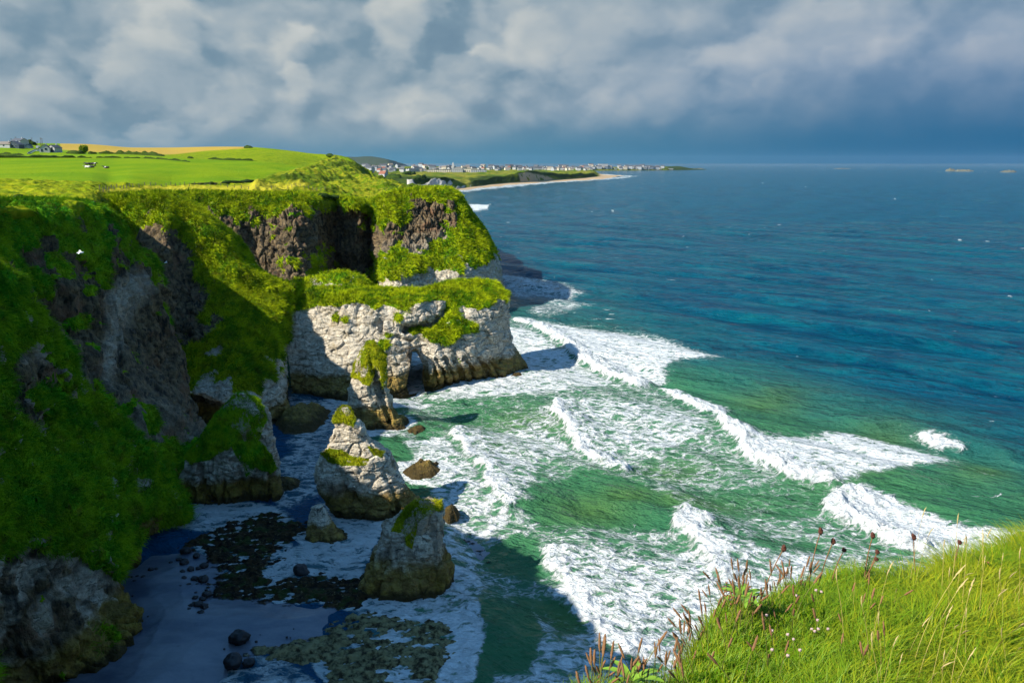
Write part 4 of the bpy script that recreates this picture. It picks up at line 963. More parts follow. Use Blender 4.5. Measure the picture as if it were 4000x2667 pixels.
bushy('shrub', [(100, 566), (118, 566), (138, 568)], 6.0, 4.0, 'dark rounded shrubs on the skyline behind the small white outbuilding', 'shrub', seed=14)
bushy('shrub', [(55, 780), (92, 778)], 1.0, 1.0, 'dark gorse shrub on the cliff edge at the far left', 'shrub', seed=15)
bushy('shrub', [(1225, 766), (1285, 772), (1330, 776)], 1.8, 2.4, 'dark green shrub bank in the hollow behind the far cliff edge', 'shrub', seed=16)
# the yellow green tree beside the stubble field
def leafy_tree(px, py, h, w, label, seed=0):
    q = hit(E_BVH, px, py)
    if q is None: return
    t = thing('small_tree', label, 'tree', tuple(q))
    rr = np.random.default_rng(seed)
    th = np.linspace(0, 1, 8)[:, None]; ph = np.linspace(0, 2*math.pi, 9)[None]
    r = .35-.2*th; V = np.stack([r*np.cos(ph), r*np.sin(ph), th*h*.5+ph*0], -1)
    link('trunk', mesh_from('trunk', V.reshape(-1, 3), gridquads(8, 9)[:, ::-1], plain('tree_bark', (.06, .045, .03))), t)
    n = 2600; d = rr.normal(size=(n, 3)); d /= np.linalg.norm(d, axis=1)[:, None]
    rad = rr.random(n)**.4; c = d*rad[:, None]*np.array([w, w, h*.42])*(1+.35*fbm(d*1.6+seed, 2))[:, None]+np.array([0, 0, h*.58])
    u = rr.normal(size=(n, 3)); v = rr.normal(size=(n, 3)); s = .32
    V = np.stack([c-u*s, c-v*s, c+u*s, c+v*s], 1).reshape(-1, 3)
    link('crown', mesh_from('crown', V, np.arange(4*n).reshape(-1, 4), turf_material('tree_leaf', (.20, .29, .006), (.38, .38, .01), (.06, .07, .01), .1, var=False), smooth=False), t)
leafy_tree(323, 599, 5.6, 2.1, 'round yellow green tree, left of the pair below the stubble hill', 1)
leafy_tree(335, 599, 5.9, 1.6, 'slim yellow green tree, right of the pair below the stubble hill', 2)

# ------------------------------------------------------------------ box and roof pieces for buildings, cars, cows
class MB:
    def __init__(s): s.v = []; s.f = []
    def box(s, c, d, top=1.0, rx=0.0):
        x, y, z = c; a, b_, h = d[0]/2, d[1]/2, d[2]; k = len(s.v); tt = top
        s.v += [(x-a, y-b_, z), (x+a, y-b_, z), (x+a, y+b_, z), (x-a, y+b_, z), (x-a*tt, y-b_*tt, z+h), (x+a*tt, y-b_*tt, z+h), (x+a*tt, y+b_*tt, z+h), (x-a*tt, y+b_*tt, z+h)]
        s.f += [[k+i for i in q] for q in ((0, 3, 2, 1), (4, 5, 6, 7), (0, 1, 5, 4), (1, 2, 6, 5), (2, 3, 7, 6), (3, 0, 4, 7))]
    def gable(s, c, d, rise, over=.3, thick=.18, axis='x'):
        """roof: two slabs with a ridge along the axis, over walls of size d at height c.z"""
        x, y, z = c; a, b_ = d[0]/2+over, d[1]/2+over; k = len(s.v)
        if axis == 'x': prof = [(-b_, 0), (0, rise), (b_, 0), (b_, -thick), (0, rise-thick), (-b_, -thick)]
        else: prof = [(-a, 0), (0, rise), (a, 0), (a, -thick), (0, rise-thick), (-a, -thick)]
        for e in (-1, 1):
            for (u, w) in prof: s.v.append((x+e*a, y+u, z+w) if axis == 'x' else (x+u, y+e*b_, z+w))
        n = 6
        for i in range(n): s.f.append([k+i, k+(i+1) % n, k+n+(i+1) % n, k+n+i])
        for o_ in (0, n): s.f += [[k+o_+0, k+o_+1, k+o_+4, k+o_+5], [k+o_+1, k+o_+2, k+o_+3, k+o_+4]]
    def gable_wall(s, c, d, h, rise, axis='x'):
        """walls with gable ends"""
        x, y, z = c; a, b_ = d[0]/2, d[1]/2; k = len(s.v)
        if axis == 'x':
            e = [[(x+q*a, y-b_, z), (x+q*a, y+b_, z), (x+q*a, y+b_, z+h), (x+q*a, y, z+h+rise), (x+q*a, y-b_, z+h)] for q in (-1, 1)]
        else:
            e = [[(x+a, y+q*b_, z), (x-a, y+q*b_, z), (x-a, y+q*b_, z+h), (x, y+q*b_, z+h+rise), (x+a, y+q*b_, z+h)] for q in (-1, 1)]
        s.v += e[0]+e[1]
        s.f += [[k+0, k+1, k+2, k+4], [k+4, k+2, k+3, k+3], [k+5, k+6, k+7, k+9], [k+9, k+7, k+8, k+8], [k, k+1, k+6, k+5], [k+1, k+2, k+7, k+6], [k+4, k, k+5, k+9]]
        s.f = [q if q[2] != q[3] else q[:3] for q in s.f]
    def mesh(s, name, mat):
        me = bpy.data.meshes.new(name); me.from_pydata(s.v, [], s.f); me.materials.append(mat); me.update()
        bm_ = __import__('bmesh').new(); bm_.from_mesh(me); __import__('bmesh').ops.recalc_face_normals(bm_, faces=bm_.faces); bm_.to_mesh(me); bm_.free()
        return me
    def build(s, name, mat, parent=None): return link(name, s.mesh(name, mat), parent)
M_WHITE = plain('white_render', (.42, .42, .41), .8, .06); M_GREYW = plain('grey_render', (.36, .38, .40), .8, .1); M_CREAM = plain('cream_render', (.62, .55, .42), .8, .08)
M_SLATE = plain('slate_roof', (.075, .08, .09), .6, .25); M_BROOF = plain('brown_roof', (.20, .17, .14), .7, .2); M_RED = plain('red_tile_roof', (.24, .09, .055), .7, .2)
M_DARKW = plain('dark_boarding', (.05, .075, .10), .6, .2); M_GLASS = plain('window_glass', (.02, .035, .05), .1, .2, 3, .5); M_POLE = plain('weathered_timber', (.10, .085, .07), .9, .2)
def cottage(px, py, w, d, h, rise, axis, walls, roof, label, rz=0, wins=(), chim=True, curved=False, lean=None, bvh=None, name='house', win_side=-1, sink=.6):
    q = hit(bvh or E_BVH, px, py)
    if q is None: return None
    t = thing(name, label, 'house', (q.x, q.y, q.z-sink), None, R(rz))
    h += sink
    m_ = MB(); m_.gable_wall((0, 0, 0), (w, d), h, rise, axis); wl = m_.build('wall', walls, t)
    m_ = MB(); m_.gable((0, 0, h+.12), (w, d), rise*1.03, .3, .2, axis); rf = m_.build('roof', roof, t)
    if chim:
        m_ = MB(); m_.box((w*.28 if axis == 'x' else 0, 0 if axis == 'x' else d*.3, h+rise*.7), (.8, .8, 1.5)); m_.box((w*.28 if axis == 'x' else 0, 0 if axis == 'x' else d*.3, h+rise*.7+1.5), (.3, .3, .4)); m_.build('chimney', M_GREYW, rf)
    for (wx_, wz_, ww_, wh_) in wins:
        f = MB(); f.box((wx_, -d/2-.02, wz_+sink), (ww_+.25, .10, wh_+.25)); fo_ = f.build('window', M_WHITE if walls is not M_WHITE else M_GREYW, t)
        g_ = MB(); g_.box((wx_, -d/2-.06, wz_+sink+.12), (ww_, .10, wh_)); g_.build('pane', M_GLASS, fo_)
    return t
cottage(22, 577, 12, 8, 2.6, 2.2, 'x', M_WHITE, M_BROOF, 'long low house with a brown grey roof at the left edge of the hilltop', wins=((-3, 1, 1.2, 1.1), (1, 1, 1.2, 1.1)))
cottage(80, 576, 11.5, 8, 5.2, 2.2, 'x', M_WHITE, M_SLATE, 'two storey pale house with a slate roof, tallest on the hilltop', rz=-22, wins=((-3, 3.4, 1, 1.2), (1, 3.4, 1, 1.2), (3.8, 1, 1.1, 1.3)))
cottage(61, 579, 10.5, 8, 2.6, 3.0, 'y', M_DARKW, M_SLATE, 'dark blue gabled bungalow in front of the tall pale house', wins=((-3, .8, 1.6, 1.3), (0, .6, 2.0, 1.9), (3, .8, 1.6, 1.3)))
cottage(114, 579, 5.0, 4, 1.3, 1.8, 'y', M_WHITE, M_SLATE, 'small white gabled outbuilding between the bungalow and the parked vans', chim=False)
cottage(180, 596, 7.0, 9, 3.2, 2.6, 'y', M_WHITE, M_SLATE, 'white gabled house with a slate roof beside the row of parked cars', rz=18, wins=((1.0, 1.6, 1.5, 1.6), (-1.8, .4, 1.2, 1.9)))
cottage(215, 596, 6.8, 8, 3.4, 2.2, 'y', M_WHITE, M_SLATE, 'white gabled house right of its twin, nearest the stubble hill', rz=-12, wins=((-1.6, 2.2, .8, .9), (1.2, 1.8, 1.2, 2.2), (1.2, .3, 3.0, 1.1)))
for k, (x, y, h, lab) in enumerate(((127, 567, 5.5, 'tall timber pole on the skyline behind the shrubs'), (147, 569, 3.6, 'short timber pole between the two tall poles on the skyline'), (158, 569, 2.4, 'lowest timber pole on the skyline just left of the twin poles'),
                       (162, 571, 6.2, 'tall timber pole of the close pair above the white houses, left one'), (167, 571, 5.8, 'tall timber pole of the close pair above the white houses, right one'), (64, 566, 5.9, 'thin pole rising from the roofs of the hilltop farm'), (46, 566, 4.6, 'thin pole over the brown roof of the hilltop farm'))):
    q = hit(E_BVH, x, y)
    if q is None: continue
    hh_ = h*1.25
    t = thing('utility_pole', lab, 'pole', tuple(q)); m_ = MB(); m_.box((0, 0, -.3), (.36, .36, hh_), .6); m_.build('post', M_POLE, t)
    m_ = MB(); m_.box((0, 0, hh_-.9), (1.8, .16, .18)); m_.build('crossarm', M_POLE, t)
# vehicles
M_VAN = plain('white_car_paint', (.75, .77, .78), .3, .03, 1, .5); M_SILV = plain('silver_car_paint', (.38, .42, .46), .3, .05, 1, .5); M_TYRE = plain('tyre_rubber', (.02, .02, .02), .8)
def car_proto(van=False, mat=None):
    t = thing('parked_van' if van else 'parked_car', 'x', 'van' if van else 'car')
    m_ = MB()
    if van: m_.box((0, 0, .35), (1.9, 4.9, 1.1)); m_.box((0, .45, 1.45), (1.85, 3.9, .75), .9)
    else: m_.box((0, 0, .3), (1.75, 4.1, .62), .97); m_.box((0, .25, .92), (1.6, 2.3, .55), .8)
    bd = m_.build('body', mat or M_VAN, t)
    m_ = MB(); m_.box((0, -1.72 if van else -.98, 1.5 if van else .95), (1.6, .3, .5 if van else .42), .9); m_.build('windscreen', M_GLASS, t)
    for sx_ in (-1, 1):
        m_ = MB(); m_.box((sx_*(.93 if van else .76), .25, 1.55 if van else .98), (.06, 2.0, .4)); m_.build('side_window', M_GLASS, t)
        for sy_ in (-1, 1):
            ph = np.linspace(0, 2*math.pi, 13); V = np.stack([np.stack([ph*0+sx_*.85+e*.12, sy_*1.35+.33*np.cos(ph), .33+.33*np.sin(ph)], -1) for e in (-1, 1)], 0)
            V = np.concatenate([V[:1]*np.array([1, 0, 0])+np.array([0, sy_*1.35, .33]), V, V[1:]*np.array([1, 0, 0])+np.array([0, sy_*1.35, .33])], 0)
            link('wheel', mesh_from('wheel', V.reshape(-1, 3), gridquads(4, 13), M_TYRE), t)
    return t
VANP, CARP, CARS = car_proto(True), car_proto(False), car_proto(False, M_SILV)
used = set()
def park(p, x, y, rz, label, group=None):
    q = hit(E_BVH, x, y)
    if q is None: return
    o = p if p.name not in used else copy_tree(p)
    used.add(p.name)
    o.location = (q.x, q.y, q.z+.02); o.rotation_euler = (0, 0, R(rz)); o['label'] = label
    if group: o['group'] = group
park(VANP, 149, 580, 12, 'white van parked alone on the track above the car rows')
for k in range(6):
    park(CARS if k == 0 else CARP, 114+k*5.2, 603-k*2.6, 35, 'dark silver car at the low end of the car row' if k == 0 else 'white car in the lower row parked on the slope below the white houses', None if k == 0 else 'white cars in the lower row')
for k in range(5):
    park(CARP, 147+k*4.6, 592-k*1.4, 35, 'white car in the upper row parked beside the white gabled house', 'white cars in the upper row')
# cows
M_COWB = plain('cow_hide_black', (.015, .013, .012), .7); M_COWW = plain('cow_hide_white', (.65, .62, .58), .7)
def cow_material(seed, thr):
    m, t, b = newmat('cow_hide'); q = t.node('ShaderNodeTexCoord').outputs['Object']
    n = t.noise(t.vmath('ADD', q, (seed*7.3, 0, 0)), .9, 2, .4)
    t.put(b.inputs['Base Color'], t.mix(t.step(n, thr, thr+.04), (.015, .013, .012), (.66, .63, .58))); b.inputs['Roughness'].default_value = .75
    return m
def tube(path, rad, k=10):
    path = np.array(path, float); n = len(path); tg = np.gradient(path, axis=0); tg /= np.linalg.norm(tg, axis=1)[:, None]
    up = np.where(np.abs(tg[:, 2:3]) > .9, np.array([[1., 0, 0]]), np.array([[0, 0, 1.]]))
    s_ = np.cross(tg, up); s_ /= np.linalg.norm(s_, axis=1)[:, None]; u_ = np.cross(s_, tg)
    ph = np.linspace(0, 2*math.pi, k+1)
    V = path[:, None]+np.array(rad)[:, None, None]*(np.cos(ph)[None, :, None]*s_[:, None]+np.sin(ph)[None, :, None]*u_[:, None])
    return V.reshape(-1, 3), gridquads(n, k+1)
def joined(parts):
    V, Q, k = [], [], 0
    for v, q in parts: V.append(v); Q.append(q+k); k += len(v)
    return np.concatenate(V), np.concatenate(Q)
def cow(px, py, rz, lying, seed, thr, label, group=None):
    q = hit(E_BVH, px, py)
    if q is None: return
    zb = .45 if lying else 1.0
    pr = [tube([(-1.12, 0, zb+.15), (-1.05, 0, zb+.05), (-.6, 0, zb), (0, 0, zb-.05), (.5, 0, zb), (.85, 0, zb+.1), (1.15, 0, zb+.28), (1.4, 0, zb+(.42 if lying else .25)), (1.52, 0, zb+(.45 if lying else .2))], [.04, .26, .38, .42, .40, .34, .2, .17, .05]),
          tube([(1.42, 0, zb+(.50 if lying else .30)), (1.62, 0, zb+(.44 if lying else .12)), (1.85, 0, zb+(.32 if lying else -.1)), (1.93, 0, zb+(.28 if lying else -.16))], [.08, .16, .11, .02]),
          tube([(1.45, -.1, zb+.55), (1.4, -.32, zb+.52)], [.05, .02]), tube([(1.45, .1, zb+.55), (1.4, .32, zb+.52)], [.05, .02]),
          tube([(-1.1, 0, zb+.2), (-1.22, 0, zb-.1), (-1.22, .03, zb-.5 if not lying else zb-.3)], [.04, .03, .06])]
    for sy_ in (-1, 1):
        if lying:
            pr += [tube([(.75, sy_*.25, .4), (1.0, sy_*.36, .14), (.6, sy_*.38, .08)], [.16, .09, .05]), tube([(-.75, sy_*.25, .4), (-.4, sy_*.48, .22), (-.75, sy_*.5, .08)], [.24, .12, .05])]
        else:
            pr += [tube([(.78, sy_*.2, 1.0), (.78, sy_*.2, .55), (.74, sy_*.2, .1), (.78, sy_*.2, 0)], [.17, .09, .06, .08]),
                   tube([(-.85, sy_*.2, 1.05), (-.75, sy_*.22, .75), (-.98, sy_*.22, .48), (-.93, sy_*.22, 0)], [.24, .15, .08, .08])]
    o = link('cow', mesh_from('cow', *joined(pr), cow_material(seed, thr)))
    o.location = (q.x, q.y, q.z+.02); o.rotation_euler = (0, 0, R(rz)); o.scale = (1.05,)*3
    return tag(o, label, 'cow', group)
cow(343, 649, 170, False, 1, .72, 'black cow standing at the back left of the small herd')
cow(353, 648.5, 20, False, 2, .60, 'black and white cow standing in the back middle of the herd')
cow(366, 649, 5, False, 3, .58, 'dark cow with a pale head end standing at the right of the herd')
cow(343, 656, 175, True, 4, .40, 'mostly white cow lying at the front left of the herd')
cow(357, 656, 8, True, 5, .62, 'mostly black cow lying at the front right of the herd')
cow(416, 658, 175, True, 6, .60, 'lone black and white cow lying apart to the right of the herd')
# fences
def fence(pts, n, label, hgt=1.15):
    A = [hit(E_BVH, *q) for q in pts]; A = [q for q in A if q is not None]
    if len(A) < 2: return
    A = lerp_up(np.array([tuple(q) for q in A]), n, 0)
    for a in A: a[2] = ground(E_BVH, a[0], a[1], a[2])
    t = thing('wire_fence', label, 'fence', tuple(A[0]))
    for k in range(n):
        m_ = MB(); c_ = A[k]-A[0]; m_.box((c_[0], c_[1], c_[2]-.2), (.16, .16, hgt+.2+random.uniform(-.1, .1))); m_.build('post', M_POLE, t)
    prs = [tube(A-A[0]+np.array([0, 0, z]), np.full(n, .012), 4) for z in (.4, .75, 1.05)]
    link('wire', mesh_from('wire', *joined(prs), M_POLE), t)
fence([(600, 772), (700, 771), (800, 771), (900, 771), (1000, 770)], 22, 'post and wire fence along the edge of the straw coloured strip above the far cliff')
fence([(390, 742), (450, 737), (520, 731), (640, 727), (740, 726), (850, 722), (1000, 735)], 34, 'wire fence on posts along the near edge of the big green cow field')
fence([(1060, 738), (1130, 738), (1200, 740), (1270, 742)], 14, 'short wire fence above the pale strip near the dunes')

# ================================================================== far land: beach, dunes, golf links, town
FC = [
 (1250, [(752, 1282), (735, 1330), (712, 1420), (692, 1700), (680, 2100), (649, 2800)]),
 (1350, [(752, 1282), (735, 1330), (712, 1420), (690, 1750), (680, 2100), (648, 2800)]),
 (1450, [(752, 1282), (738, 1330), (712, 1420), (690, 1750), (680, 2100), (647, 2800)]),
 (1550, [(750, 1308), (738, 1340), (708, 1400), (692, 1700), (678, 2200), (650, 2900)]),
 (1600, [(750, 1308), (742, 1330), (704, 1345), (694, 1620), (677, 2250), (650, 2950)]),
 (1700, [(746, 1345), (741, 1370), (700, 1385), (694, 1600), (676, 2300), (650, 3000)]),
 (1740, [(744, 1365), (741, 1390), (699, 1408), (694, 1620), (675, 2400), (651, 3050)]),
 (1790, [(742, 1385), (738, 1420), (712, 1450), (692, 1700), (674, 2420), (653, 3100)]),
 (1830, [(739, 1430), (733, 1480), (714, 1520), (690, 1800), (673, 2480), (655, 3200)]),
 (1950, [(726, 1650), (719, 1740), (692, 1790), (684, 2000), (670, 2600), (657, 3300)]),
 (2030, [(720, 1780), (714, 1870), (677, 1900), (677, 2080), (668, 2700), (658, 3350)]),
 (2075, [(717, 1840), (711, 1930), (670, 1950), (673, 2130), (668, 2720), (658, 3400)]),
 (2150, [(711, 2010), (705, 2080), (680, 2110), (675, 2300), (667, 2850), (658, 3500)]),
 (2250, [(706, 2160), (699, 2290), (681, 2320), (674, 2500), (667, 3000), (659, 3550)]),
 (2310, [(702, 2290), (693, 2450), (676, 2480), (674, 2600), (668, 3000), (662, 3550)]),
 (2345, [(700, 2360), (690, 2560), (686.5, 2600), (685, 2750), (682, 3000), (680, 3100)]),
 (2400, [(695, 2600), (689, 2850), (687, 2900), (685.5, 3000), (685, 3040), (684.5, 3060)]),
 (2450, [(692, 2740), (689.5, 2870), (688.5, 2920), (688, 2950), (687.8, 2970), (687.6, 2990)]),
 (2492, [(690, 2880), (689.5, 2910), (689.3, 2925), (689.2, 2930), (689.1, 2935), (689, 2940)]),
]
Cc = np.array([[W(pc, *q) for q in col] for pc, col in FC]); Cc = np.moveaxis(Cc, 0, 1)[::-1]
drop = Cc[0].copy(); drop[:, 1] += 200; drop[:, 2] = -6
sub = Cc[-1].copy(); sub[:, 1] -= 40; sub[:, 2] = -2.5
Cc = np.concatenate([drop[None], Cc, sub[None]], 0)
nr, nc = 360, 900
P = lerp_up(catmull(Cc, nc, 1), nr, 0)
vv = np.linspace(7, 0, nr)[:, None]+0*P[..., 0]       # 7 drop,6 skyline ... 1 waterline
px, py = proj(P)
landm = sstep(2.02, 2.25, vv)*(px < 2335)
P[..., 2] += landm*(3.5*fbm(P*np.array([1, .45, 1])/60.0, 4)+1.6*ridged(P*np.array([1, .5, 1])/28.0, 2))*sstep(6.0, 5.0, vv)
sandm = np.clip(sstep(2.12, 2.0, vv), 0, 1)
blow = pmask(px, py, [(2025, 684), (2060, 676), (2110, 684), (2165, 703), (2100, 712), (2035, 715)], 4)
sandm = np.maximum(sandm, blow*(.55+.8*fbm(P/14.0, 3) > .25)); sandm = np.maximum(sandm, sstep(2330, 2350, px)*(vv < 6.2))
chalkm = ((px > 1590) & (px < 1785)) * sstep(1.95, 2.05, vv)*sstep(2.98, 2.9, vv)
chalkm = np.maximum(chalkm, ((px > 1785) & (px < 1840))*sstep(2.0, 2.1, vv)*sstep(2.8, 2.6, vv))
chalkm = chalkm*sstep(-.1, .12, .18+fbm(np.stack([P[..., 0]/22, P[..., 1]/900, P[..., 2]/40], -1), 3)-.5*sstep(2.5, 2.95, vv))
P[..., 1] -= chalkm*6*ridged(np.stack([P[..., 0]/20, P[..., 0]*0, P[..., 2]/40], -1), 2)
scrub = landm*np.maximum(pmask(px, py, [(1300, 690), (1560, 695), (1700, 690), (1790, 705), (1740, 725), (1560, 735), (1300, 740)], 6), pmask(px, py, [(1830, 700), (1900, 690), (1990, 690), (2030, 690), (2040, 715), (1850, 735)], 5))
scrub = np.maximum(scrub, landm*.9*pmask(px, py, [(2060, 664), (2110, 670), (2180, 684), (2320, 680), (2336, 690), (2200, 697), (2130, 690), (2060, 676)], 3))
m, t, b = newmat('dune_land')
p = t.pos(); sa = t.attr('sand'); ch = t.attr('chalk'); sc_ = t.attr('scrub')
n1 = t.noise(t.scale(p, (.02, .008, .05)), 1, 5, .65); n2 = t.noise(t.scale(p, (.09, .05, .2)), 1, 4, .7)
c = t.mix(t.step(n1, .38, .62), (.070, .120, .006), (.19, .18, .020))
c = t.mix(t.math('MULTIPLY', t.step(n2, .55, .66), .8), c, (.035, .055, .008))
c = t.mix(sc_, c, t.mix(n2, (.012, .030, .006), (.045, .065, .008)))
c = t.mix(ch, c, t.mix(t.noise(t.scale(p, (.12, .12, .03)), 1, 4, .6), (.22, .20, .18), (.62, .58, .52)))
c = t.mix(sa, c, t.mix(n2, (.36, .25, .145), (.48, .35, .21)))
t.put(b.inputs['Base Color'], c); b.inputs['Roughness'].default_value = .95; b.inputs['Specular IOR Level'].default_value = .05
M_DUNE = m
o = link('dunes', mesh_from('dunes', P.reshape(-1, 3), gridquads(nr, nc), M_DUNE, {'sand': sandm, 'chalk': chalkm, 'scrub': scrub}))
tag(o, 'far sandy beach backed by green dunes', 'dunes', kind='structure')
F_BVH = bvh_of(P)
# the low point beyond the bay
PC = [(2150, 668, 655), (2250, 668, 652), (2330, 667.5, 648), (2400, 667, 652), (2480, 666.5, 654), (2560, 666, 653), (2610, 665.5, 650), (2660, 665, 651), (2690, 664.5, 657), (2730, 663.5, 660), (2760, 663, 661.5)]
r1 = [W(x, y, CH/ (-(W(0, y, 1)[2]-CH))) for x, y, _ in PC]
rows = [[(q[0], q[1]+420, -3) for q in r1], [W(x, yc, q[1]+220) for (x, y, yc), q in zip(PC, r1)], [W(x, (y*.45+yc*.55), q[1]+60) for (x, y, yc), q in zip(PC, r1)], r1, [(q[0], q[1]-30, -3) for q in r1]]
P = lerp_up(catmull(np.array(rows), 300, 1), 60, 0); P[..., 2] += 2.2*fbm(P/70.0, 4)*np.sin(np.linspace(0, math.pi, 60))[:, None]
px, py = proj(P)
o = link('headland', mesh_from('headland', P.reshape(-1, 3), gridquads(60, 300), M_DUNE, {'sand': np.zeros(18000), 'chalk': np.zeros(18000), 'scrub': np.maximum(sstep(2590, 2615, px), .25).ravel()}))
tag(o, 'low dark point of land carrying the end of the town', 'headland', kind='structure')
H_BVH = bvh_of(P)
# distant mountain headland
prof = [(1250, 637), (1340, 616), (1400, 615), (1450, 613), (1480, 616), (1510, 622), (1530, 627), (1545, 638), (1552, 648)]
rows = [[(W(x, y, 13000)[0], 15500, -20) for x, y in prof], [W(x, y, 13000) for x, y in prof], [tuple(np.array(W(x, y, 13000))*np.array([1, .97, .6])) for x, y in prof], [(W(x, y, 13000)[0]*.98+ (150 if x > 1500 else 0), 12000, -20) for x, y in prof]]
P = catmull(catmull(np.array(rows), 160, 1), 60, 0); P[..., 2] += 9*fbm(P/500.0, 4)
m, t, b = newmat('moorland'); t.put(b.inputs['Base Color'], t.mix(t.noise(t.pos(), .002, 4), (.03, .045, .02), (.06, .07, .03))); b.inputs['Roughness'].default_value = 1
b.inputs['Specular IOR Level'].default_value = 0
o = link('mountain', mesh_from('mountain', P.reshape(-1, 3), gridquads(60, 160), m)); tag(o, 'flat topped blue mountain headland on the horizon', 'mountain', kind='structure')

# the town
def house_mesh(w, d, h, rise, wall, roof, name='house', extra=True):
    m_ = MB(); m_.gable_wall((0, 0, 0), (w, d), h, rise, 'x'); nf_ = len(m_.f); m_.gable((0, 0, h+.1), (w, d), rise, .3, .25, 'x')
    me = m_.mesh(name, wall); me.materials.append(roof); me.materials.append(M_GLASS)
    # window openings as dark inset panels set proud of the wall
    n0 = len(me.polygons)
    m2 = MB(); nwin = max(2, int(w/3))
    for fl in range(max(1, int(h/2.7))):
        for i in range(nwin): m2.box((-w/2+(i+.5)*w/nwin, -d/2-.03, .9+fl*2.7), (1.1, .1, 1.3))
    V = m_.v+m2.v; Fc = m_.f+[[i+len(m_.v) for i in f] for f in m2.f]
    me2 = bpy.data.meshes.new(name); me2.from_pydata(V, [], Fc)
    for mt in (wall, roof, M_GLASS): me2.materials.append(mt)
    mi = [0]*nf_+[1]*(len(m_.f)-nf_)+[2]*len(m2.f); me2.polygons.foreach_set('material_index', mi); me2.update()
    bmm = __import__('bmesh'); bm_ = bmm.new(); bm_.from_mesh(me2); bmm.ops.recalc_face_normals(bm_, faces=bm_.faces); bm_.to_mesh(me2); bm_.free()
    bpy.data.meshes.remove(me)
    return me2
HK = [(house_mesh(10, 8, 5.2, 3, M_WHITE, M_SLATE), 'white two storey house with a slate roof in the distant seaside town', 'white slate roofed houses of the distant town'),
      (house_mesh(9, 7, 3.0, 2.6, M_WHITE, M_BROOF), 'white bungalow with a brown roof in the distant seaside town', 'white bungalows of the distant town'),
      (house_mesh(14, 9, 7.8, 3, M_GREYW, M_SLATE), 'grey terrace block with a slate roof in the distant seaside town', 'grey terraces of the distant town'),
      (house_mesh(12, 9, 6.5, 3, M_CREAM, M_BROOF), 'cream block with a brown roof in the distant seaside town', 'cream blocks of the distant town'),
      (house_mesh(9, 8, 5.2, 3, M_WHITE, M_RED), 'white house with a red tiled roof in the distant seaside town', 'red roofed houses of the distant town')]
rt = np.random.default_rng(11)
placed = []
def town(bvh, x, y, k, rz, s=1.0):
    q = hit(bvh, x, y)
    if q is None: return False
    for p_ in placed:
        if (p_[0]-q.x)**2+(p_[1]-q.y)**2 < 13**2: return False
    placed.append((q.x, q.y))
    me, lab, grp = HK[k]
    o = link('house', me); o.location = (q.x, q.y, q.z-.8); o.rotation_euler = (0, 0, R(rz)); o.scale = (s, s, s*rt.uniform(.9, 1.25))
    tag(o, lab, 'house', grp); return True
cnt = 0
while cnt < 150:
    x = rt.uniform(1420, 2320); f_ = rt.random()**1.3
    ylo = np.interp(x, [1400, 1500, 1700, 1900, 2100, 2320], [676, 675, 668, 666, 666, 667]); yhi = np.interp(x, [1400, 1600, 1850, 2050, 2320], [652, 650, 657, 659, 661])
    y = ylo+(yhi-ylo)*f_
    if town(F_BVH, x, y, int(rt.choice(5, p=[.42, .2, .2, .12, .06])), rt.choice([-30, -15, 0, 10, 30, 60]), rt.uniform(.95, 1.5)): cnt += 1
cnt = 0
while cnt < 75:
    x = rt.uniform(2180, 2590)
    y = np.interp(x, [2180, 2330, 2400, 2590], [663, 658, 660, 661])+rt.uniform(-5, 3)
    if town(H_BVH, x, y, int(rt.choice(5, p=[.45, .05, .28, .20, .02])), rt.choice([-20, 0, 15]), rt.uniform(1.3, 2.3)): cnt += 1
def bigblock(bvh, x, y, w, d, h, label, roof=M_SLATE, wall=M_WHITE, name='building', flat=True):
    q = hit(bvh, x, y)
    if q is None: return
    t = thing(name, label, 'building', (q.x, q.y, q.z-1))
    m_ = MB(); m_.box((0, 0, 0), (w, d, h)); m_.build('wall', wall, t)
    m_ = MB(); m_.box((0, 0, h+.01), (w+.8, d+.8, .8), .97); m_.build('roof', roof, t)
    n = max(3, int(w/6))
    for i in range(n):
        for fl in range(max(1, int(h/4))):
            m_ = MB(); m_.box((-w/2+(i+.5)*w/n, -d/2-.05, 1.8+fl*3.6), (w/n*.5, .14, 1.7)); m_.build('window', M_GLASS, t)
bigblock(F_BVH, 1770, 672, 60, 20, 9, 'long white flat roofed building at the left of the white tower in the distant town')
bigblock(F_BVH, 1795, 668, 40, 20, 10, 'white block just right of the white tower in the distant town')
bigblock(F_BVH, 1715, 673, 70, 18, 8, 'long cream low building on the golf links edge of the distant town', wall=M_CREAM)
bigblock(F_BVH, 1835, 673, 45, 18, 11, 'tan block at the links edge right of the white tower', wall=M_CREAM)
bigblock(F_BVH, 1870, 673, 45, 18, 8, 'low grey green hall at the links edge of the distant town', wall=M_GREYW)
bigblock(H_BVH, 2355, 657, 60, 25, 26, 'tall white block at the top of the point, highest of the far town')
bigblock(H_BVH, 2295, 661, 45, 25, 20, 'big grey block left of the tall white block on the point', wall=M_GREYW)
bigblock(H_BVH, 2510, 662, 50, 22, 18, 'grey apartment block toward the right end of the far town', wall=M_GREYW)
bigblock(H_BVH, 2620, 662, 30, 15, 6, 'low white building under the dark hump at the end of the point')
q = hit(F_BVH, 1770, 668)
t = thing('tower', 'slim white tower standing over the long white building in the distant town', 'tower', tuple(q)); m_ = MB(); m_.box((0, 0, 0), (7, 7, 22), .8); m_.build('shaft', M_WHITE, t); m_ = MB(); m_.box((0, 0, 22.01), (4, 4, 5), .2); m_.build('cap', M_WHITE, t)
